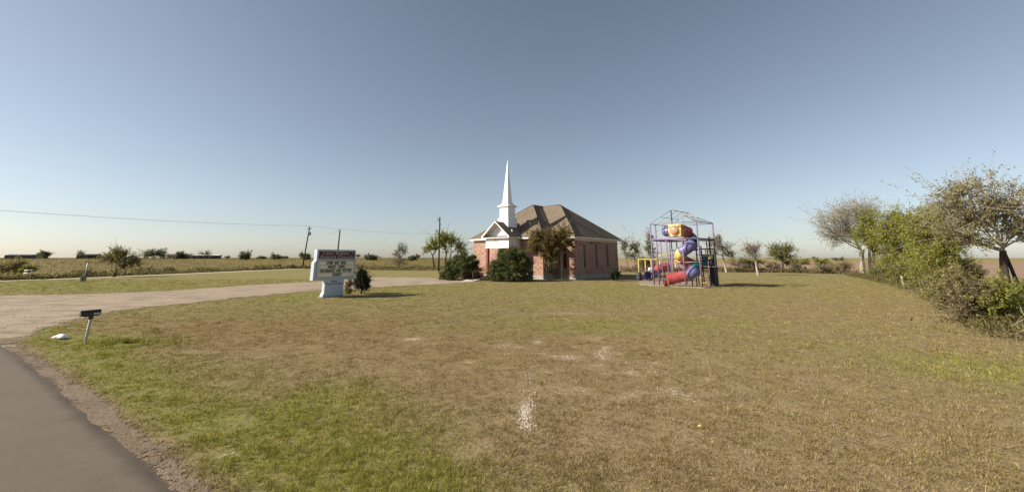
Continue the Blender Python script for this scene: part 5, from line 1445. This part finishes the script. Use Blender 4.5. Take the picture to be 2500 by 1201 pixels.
# ------------------------------------------------------------------ playground: tower with spiral tube slide
TW_ = thing('play_tower', PT(2.1, 1.8), 'tall faded purple pipe play tower with an open gable roof frame', 'play tower')
e1, e2 = A([*E1, 0]), A([*E2, 0])
PR_ = .052
def pipe(a, b_, name, mat, parent, r=PR_, n=8):
    mb = MB(); mb.tube([a, b_], r, n); return mb.build(name, mat, parent)
TA, TBk, TE = 4.3, 3.7, 5.6
posts = [(0, 0, TE), (1.45, 0, 4.14), (2.9, 0, 4.14), (4.3, 0, TE), (0, 3.7, TE), (1.45, 3.7, 4.14), (2.9, 3.7, 4.14), (4.3, 3.7, TE), (0, 1.85, 4.14), (4.3, 1.85, 4.14), (.75, 3.7, 4.14), (.0, 1.0, TE), (.72, 2.6, 4.14)]
for a, b_, z in posts:
    tall_ = z > 5
    pipe(PT(a, b_, -.15), PT(a, b_, z), 'post', M['purple'], TW_, .06 if tall_ else .052)
for z, nm in ((4.14, 'beam'), ):
    pipe(PT(-.1, 0, z), PT(4.4, 0, z), nm, M['purple'], TW_, .075)
    pipe(PT(-.1, 3.7, z), PT(4.4, 3.7, z), nm, M['purple'], TW_, .06)
    pipe(PT(0, -.1, z), PT(0, 3.8, z), nm, M['purple'], TW_, .06)
    pipe(PT(4.3, -.1, z), PT(4.3, 3.8, z), nm, M['darkpurple'], TW_, .055)
pipe(PT(0, 3.7, 3.2), PT(2.9, 3.7, 3.2), 'beam', M['darkpurple'], TW_, .05)
pipe(PT(0, 0, 2.16), PT(4.3, 0, 2.16), 'rail', M['thin'], TW_, .022) if False else None
pipe(PT(2.9, .02, 2.1), PT(4.3, .02, 2.15), 'rail', M['thin'], TW_, .03)
pipe(PT(4.3, 0, 1.95), PT(4.3, 3.7, 1.95), 'rail', M['darkpurple'], TW_, .04)
for a0, a1, b0, b1 in ((.08, 1.9, .1, 3.6), (3.55, 4.22, .1, 3.6)):
    mb = MB(); mb.obox(PT(a0, b0, 4.0), e1 * (a1 - a0), e2 * (b1 - b0), Z3 * .06); mb.build('deck', M['darkpurple'], TW_)
# roof frame
RID = 6.75
pts = {k: PT(a, b_, z) for k, (a, b_, z) in dict(fl=(-.05, -.05, TE), fr=(4.35, -.05, TE), bl=(-.05, 3.75, TE), br=(4.35, 3.75, TE), rf=(2.15, -.05, RID), rb=(2.15, 3.75, RID)).items()}
for a, b_ in (('fl', 'fr'), ('bl', 'br'), ('fl', 'bl'), ('fr', 'br'), ('fl', 'rf'), ('fr', 'rf'), ('bl', 'rb'), ('br', 'rb'), ('rf', 'rb')):
    pipe(pts[a], pts[b_], 'roof_rail', M['thin'], TW_, .034)
for f in (.33, .66):
    m_ = pts['rf'] * (1 - f) + pts['rb'] * f; l_ = pts['fl'] * (1 - f) + pts['bl'] * f; r_ = pts['fr'] * (1 - f) + pts['br'] * f
    pipe(l_, m_, 'rafter', M['thin'], TW_, .024); pipe(r_, m_, 'rafter', M['thin'], TW_, .024)
    pipe(m_, A([m_[0], m_[1], TE + .02]), 'king_post', M['thin'], TW_, .02)
pipe(pts['rf'], PT(2.15, -.05, TE), 'king_post', M['darkpurple'], TW_, .05)
pipe(PT(-.05, 1.85, TE), PT(4.35, 1.85, TE), 'roof_rail', M['thin'], TW_, .026)
pipe(PT(2.15, -.05, RID - .5) * .0 + PT(1.1, -.05, (TE + RID) / 2), PT(1.1, 3.75, (TE + RID) / 2), 'roof_rail', M['thin'], TW_, .022)
pipe(PT(3.2, -.05, (TE + RID) / 2), PT(3.2, 3.75, (TE + RID) / 2), 'roof_rail', M['thin'], TW_, .022)

SL = thing('spiral_slide', PT(3.1, 1.3), 'multicoloured spiral tube slide with a yellow bubble-window box at the top inside the tower', 'slide')
cpx = PT(2.72, 1.3)
vd = A([cpx[0], cpx[1], 0]); vd /= np.linalg.norm(vd); vr = A([vd[1], -vd[0], 0])
RAD, TR = .62, .47
def hel(psi, z):
    a = R(psi); return A([cpx[0], cpx[1], 0]) + RAD * (math.cos(a) * vr + math.sin(a) * vd) + Z3 * z
def zof(psi):
    return float(np.interp(psi, [-470, -400, -270, -90, -45, 0, 60, 100], [.82, 1.38, 2.05, 3.28, 3.62, 3.92, 4.45, 4.8]))
def seg(psi0, psi1, mat, extra0=None, extra1=None, n=14):
    path = [hel(p, zof(p)) for p in np.linspace(psi0, psi1, n)]
    if extra0 is not None: path = extra0 + path
    if extra1 is not None: path = path + extra1
    mb = MB(); mb.tube(path, TR, 20, cap=False)
    P = path
    o = mb.build('tube_section', mat, SL)
    for k, kk in ((0, 1), (-1, -2)):
        t = P[kk] - P[k]; t /= np.linalg.norm(t)
        fl2 = MB(); fl2.tube([P[k] - t * .002, P[k] + t * .035], TR + .035, 20); 
        fl2 = MB(); fl2.tube([P[k] + t * .0, P[k] + t * .005, P[k] + t * .03, P[k] + t * .035], [TR, TR + .035, TR + .035, TR], 20, cap=False)
        fl2.build('flange', mat, o)
    return o
boxc = PT(2.1, 1.05, 4.93)
seg(75, 18, M['slred'], extra0=[boxc + e1 * .5 + e2 * .1 + Z3 * .02, boxc + e1 * .8 + e2 * .35 - Z3 * .12])
seg(18, -42, M['slgreen']); seg(-42, -128, M['slblue']); seg(-128, -205, M['slyellow']); seg(-205, -325, M['slred']); seg(-325, -402, M['slgreen'])
last = hel(-455, zof(-455))
seg(-402, -450, M['slblue'], extra1=[last - vr * .10])
# exit tube heads left, ending in a scooped lip
ex = [last - vr * .10, last - vr * .7 - Z3 * .1 - vd * .02, last - vr * 1.35 - Z3 * .27 - vd * .05, last - vr * 1.75 - Z3 * .36 - vd * .06]
mb = MB(); mb.tube(ex, [TR, TR, TR, TR + .01], 20, cap=False); xo = mb.build('exit_tube', M['slred'], SL)
t_ = ex[2] - ex[1]; t_ /= np.linalg.norm(t_)
for k in (1,):
    mb = MB(); mb.tube([ex[k] + t_ * .1, ex[k] + t_ * .105, ex[k] + t_ * .13, ex[k] + t_ * .135], [TR - .005, TR + .03, TR + .03, TR - .005], 20, cap=False); mb.build('flange', M['slred'], xo)
lip = MB()
sc_ = ex[-1]
for k in range(10):
    a0, a1 = 180 + k * 18, 180 + (k + 1) * 18
    f = lambda a, d_, rr: sc_ + t_ * d_ + vd * (math.cos(R(a)) * rr) + Z3 * (math.sin(R(a)) * rr)
    lip.poly([f(a0, 0, TR), f(a1, 0, TR), f(a1, .45, TR + .03), f(a0, .2, TR + .05)] if k < 5 else [f(a0, 0, TR), f(a1, 0, TR), f(a1, .2, TR + .05), f(a0, .45, TR + .03)])
lo = lip.build('exit_lip', M['slred'], SL); m_ = lo.modifiers.new('thick', 'SOLIDIFY'); m_.thickness = .03
# support legs of the slide
for a, z in ((hel(-430, 0), .75), (hel(-340, 0), 1.3), (ex[2], .15)):
    pipe(A([a[0], a[1], -.1]), A([a[0], a[1], z]), 'leg', M['darkpurple'], SL, .05)
# top box with bubble window
S_ = .56
mb = MB(); mb.obox(boxc - e1 * S_ - e2 * S_ - Z3 * S_, e1 * 2 * S_, e2 * 2 * S_, Z3 * 2 * S_); box2 = mb.build('top_box', M['slyellow'], SL, bevel=.09)
for nrm, up2 in ((-e2, Z3), (e1, Z3)):
    o = boxc + nrm * S_; rt = np.cross(up2, nrm)
    mb = MB(); ring = []
    for a in range(0, 361, 20): ring.append(o + nrm * .01 + (rt * math.cos(R(a)) + up2 * math.sin(R(a))) * .47)
    mb.tube(ring, .045, 8, cap=False); mb.build('window_ring', M['slyellow'], box2)
    mb = MB(); i0 = 0
    prof = [(.45 * math.cos(R(t)), .26 * math.sin(R(t))) for t in range(0, 91, 15)]
    n_ = 20
    for r_, h_ in prof:
        for j in range(n_):
            a = 2 * math.pi * j / n_; mb.v.append(tuple(o + nrm * (h_ + .005) + (rt * math.cos(a) + up2 * math.sin(a)) * max(r_, .001)))
    for k in range(len(prof) - 1):
        for j in range(n_): mb.f.append((k * n_ + j, k * n_ + (j + 1) % n_, (k + 1) * n_ + (j + 1) % n_, (k + 1) * n_ + j)); mb.sm.append(True)
    mb.build('bubble_window', M['bubble'], box2)
for c_ in ((-1, -1), (1, -1), (-1, 1), (1, 1)):
    mb = MB(); q = boxc + e1 * c_[0] * (S_ - .02) + e2 * c_[1] * (S_ - .02); mb.tube([q - Z3 * S_, q + Z3 * S_], .06, 8); mb.build('corner_rib', M['slyellow'], box2)
# violet dead-end tube to the left of the box
p0 = boxc - e1 * (S_ - .02) + e2 * .0
mb = MB(); mb.tube([p0, p0 - e1 * .25, p0 - e1 * .62 + Z3 * -.02, p0 - e1 * .82, p0 - e1 * .92], [.46, .47, .46, .36, .05], 20, cap=False); vt = mb.build('tube_section', M['slblue'], SL)
for d_ in (.2, .5):
    mb = MB(); q = p0 - e1 * d_; mb.tube([q, q - e1 * .005, q - e1 * .03, q - e1 * .035], [.46, .50, .50, .46], 20, cap=False); mb.build('flange', M['slblue'], vt)

CL = thing('play_climber', PT(4.6, 4.2), 'dark play climber with black deck, rails and yellow ladder behind the purple tower', 'play climber')
c0 = PT(3.55, 3.95); 
def CP(a, b_, z): return PT(2.75 + a, 3.3 + b_, z)
for a, b_, z in ((0, 0, 3.6), (1.25, 0, 4.4), (1.25, 1.2, 3.9), (0, 1.2, 3.6)):
    pipe(CP(a, b_, -.15), CP(a, b_, z), 'post', M['darkpurple'], CL, .065)
mb = MB(); mb.obox(CP(-.1, -.1, 1.5), e1 * 1.5, e2 * 1.4, Z3 * .14); mb.build('deck', M['dkplat'], CL)
mb = MB(); mb.obox(CP(1.08, -.08, .0), e1 * .34, e2 * .3, Z3 * 1.5); mb.obox(CP(1.0, .25, .0), e1 * .3, e2 * .9, Z3 * 1.5); mb.build('panel', M['dkplat'], CL)
for z in (2.2, 2.75, 3.3):
    for q0, q1 in (((0, 0), (1.25, 0)), ((1.25, 0), (1.25, 1.2)), ((0, 1.2), (1.25, 1.2))):
        pipe(CP(*q0, z), CP(*q1, z), 'rail', M['dkplat'], CL, .04)
for a in (.42, .84):
    pipe(CP(a, 0, 2.75), CP(a, 0, 3.3), 'rail', M['dkplat'], CL, .03)
mb = MB(); mb.obox(CP(.05, 1.17, 1.7), e1 * 1.1, e2 * .04, Z3 * 1.0); mb.build('barrier_panel', M['slgreen'], CL)
for a in (.2, 1.0):
    pipe(CP(a, -.25, 0.0), CP(a, -.12, 1.6), 'ladder_rail', M['yellow'], CL, .04)
for z in (.25, .7, 1.15):
    pipe(CP(.2, -.22, z), CP(1.0, -.22, z), 'rung', M['yellow'], CL, .03)
mb = MB(); mb.lathe(CP(1.25, -.12, 2.35), [(0, 0), (.16, .03), (.21, .2), (.16, .38), (0, .42)], 12); mb.build('play_wheel', M['slyellow'], CL)

AN_ = thing('climbing_bars', A([16.2, 47.4, 0]), 'low yellow pipe play frame left of the tower', 'climbing bars')
Ap = {'a': A([14.55, 48.3, 0]), 'b': A([15.75, 49.6, 0]), 'c': A([15.35, 46.3, 0]), 'd': A([16.75, 47.6, 0]), 'e': A([17.55, 46.2, 0]), 'f': A([18.4, 47.3, 0])}
for k in Ap:
    pipe(Ap[k] - Z3 * .15, Ap[k] + Z3 * 2.32, 'post', M['yellow'], AN_, .06)
for a, b_, z in (('a', 'b', 2.32), ('a', 'c', 2.32), ('c', 'd', 2.32), ('b', 'd', 2.32), ('d', 'f', 2.32), ('c', 'e', 2.32), ('e', 'f', 2.32), ('e', 'f', 1.0), ('d', 'f', 2.75), ('e', 'f', .55)):
    pipe(Ap[a] + Z3 * z, Ap[b_] + Z3 * z, 'beam', M['yellow'], AN_, .05)
pipe(Ap['d'] + Z3 * 2.32, Ap['d'] + Z3 * 2.8, 'post', M['yellow'], AN_, .05); pipe(Ap['f'] + Z3 * 2.32, Ap['f'] + Z3 * 2.8, 'post', M['yellow'], AN_, .05)
CT = thing('crawl_tube', A([15.6, 46.6, 0]), 'violet and red crawl tube with a dark round mouth under the yellow frame', 'crawl tube')
pth = [A([15.0, 46.5, .56]), A([15.45, 46.85, .62]), A([15.95, 47.05, .95])]
mb = MB(); mb.tube(pth, [.52, .5, .47], 20, cap=False); v1 = mb.build('tube_section', M['slblue'], CT)
mb = MB(); t = pth[1] - pth[0]; t /= np.linalg.norm(t); mb.tube([pth[0] - t * .02, pth[0] - t * .015, pth[0] + t * .03, pth[0] + t * .035], [.46, .56, .56, .51], 20, cap=False); mb.build('flange', M['darkpurple'], v1)
pth2 = [pth[2], A([16.35, 47.05, 1.25]), A([16.9, 46.95, 1.45]), A([17.5, 46.9, 1.5])]
mb = MB(); mb.tube(pth2 + [pth2[-1] + A([.03, 0, 0])], [.47, .46, .46, .46, .01], 20, cap=False); mb.build('tube_section', M['slred'], CT)
mb = MB(); mb.tube([A([15.45, 46.9, -.1]), A([15.45, 46.9, .5])], .05, 8); mb.build('leg', M['darkpurple'], CT)
mb = MB(); mb.tube([A([17.0, 46.95, -.1]), A([17.0, 46.95, 1.3])], .05, 8); mb.build('leg', M['darkpurple'], CT)
mb = MB(); mb.lathe(A([15.2, 46.45, 1.05]), [(0, 0), (.14, .03), (.2, .2), (.14, .36), (0, .4)], 12); mb.build('window_dome', M['white'], CT)
b = at(1561, 685); br_ = thing('barrel', b, 'dark grey trash barrel beside the yellow play frame', 'barrel')
mb = MB(); mb.lathe(b, [(0, .0), (.28, .0), (.29, .04), (.28, .28), (.30, .31), (.28, .34), (.28, .58), (.30, .61), (.28, .64), (.29, .86), (.25, .86), (.24, .5), (0, .5)], 18); mb.build('drum', M['barrel'], br_)
mb = MB(); mb.tube([b + A([.30 * math.cos(a), .30 * math.sin(a), .86]) for a in np.linspace(0, 2 * math.pi, 19)], .018, 6, cap=False); mb.build('rim', M['metal'], br_)
# border timbers round the chip bed
bp_ = [PT(-1.4, -.22), PT(1.6, -.22), PT(4.45, -.2), PT(4.55, 2.0), PT(4.6, 4.5)]
for i, (a, b_) in enumerate(zip(bp_[:-1], bp_[1:])):
    d_ = (b_ - a); l_ = np.linalg.norm(d_); d_ /= l_; n_ = A([-d_[1], d_[0], 0])
    mb = MB(); mb.obox(a + d_ * .03 - n_ * .06, d_ * (l_ - .06), n_ * .08, Z3 * .05)
    tag(mb.build('border_timber', M['timber'], loc=a, bevel=.01), ('pale border timber at the front left of the chip bed', 'pale border timber along the slide exit side of the chip bed', 'pale border timber by the front right tower post', 'pale border timber by the dark climbing frame')[i], 'timber', 'border timbers of the playground bed')
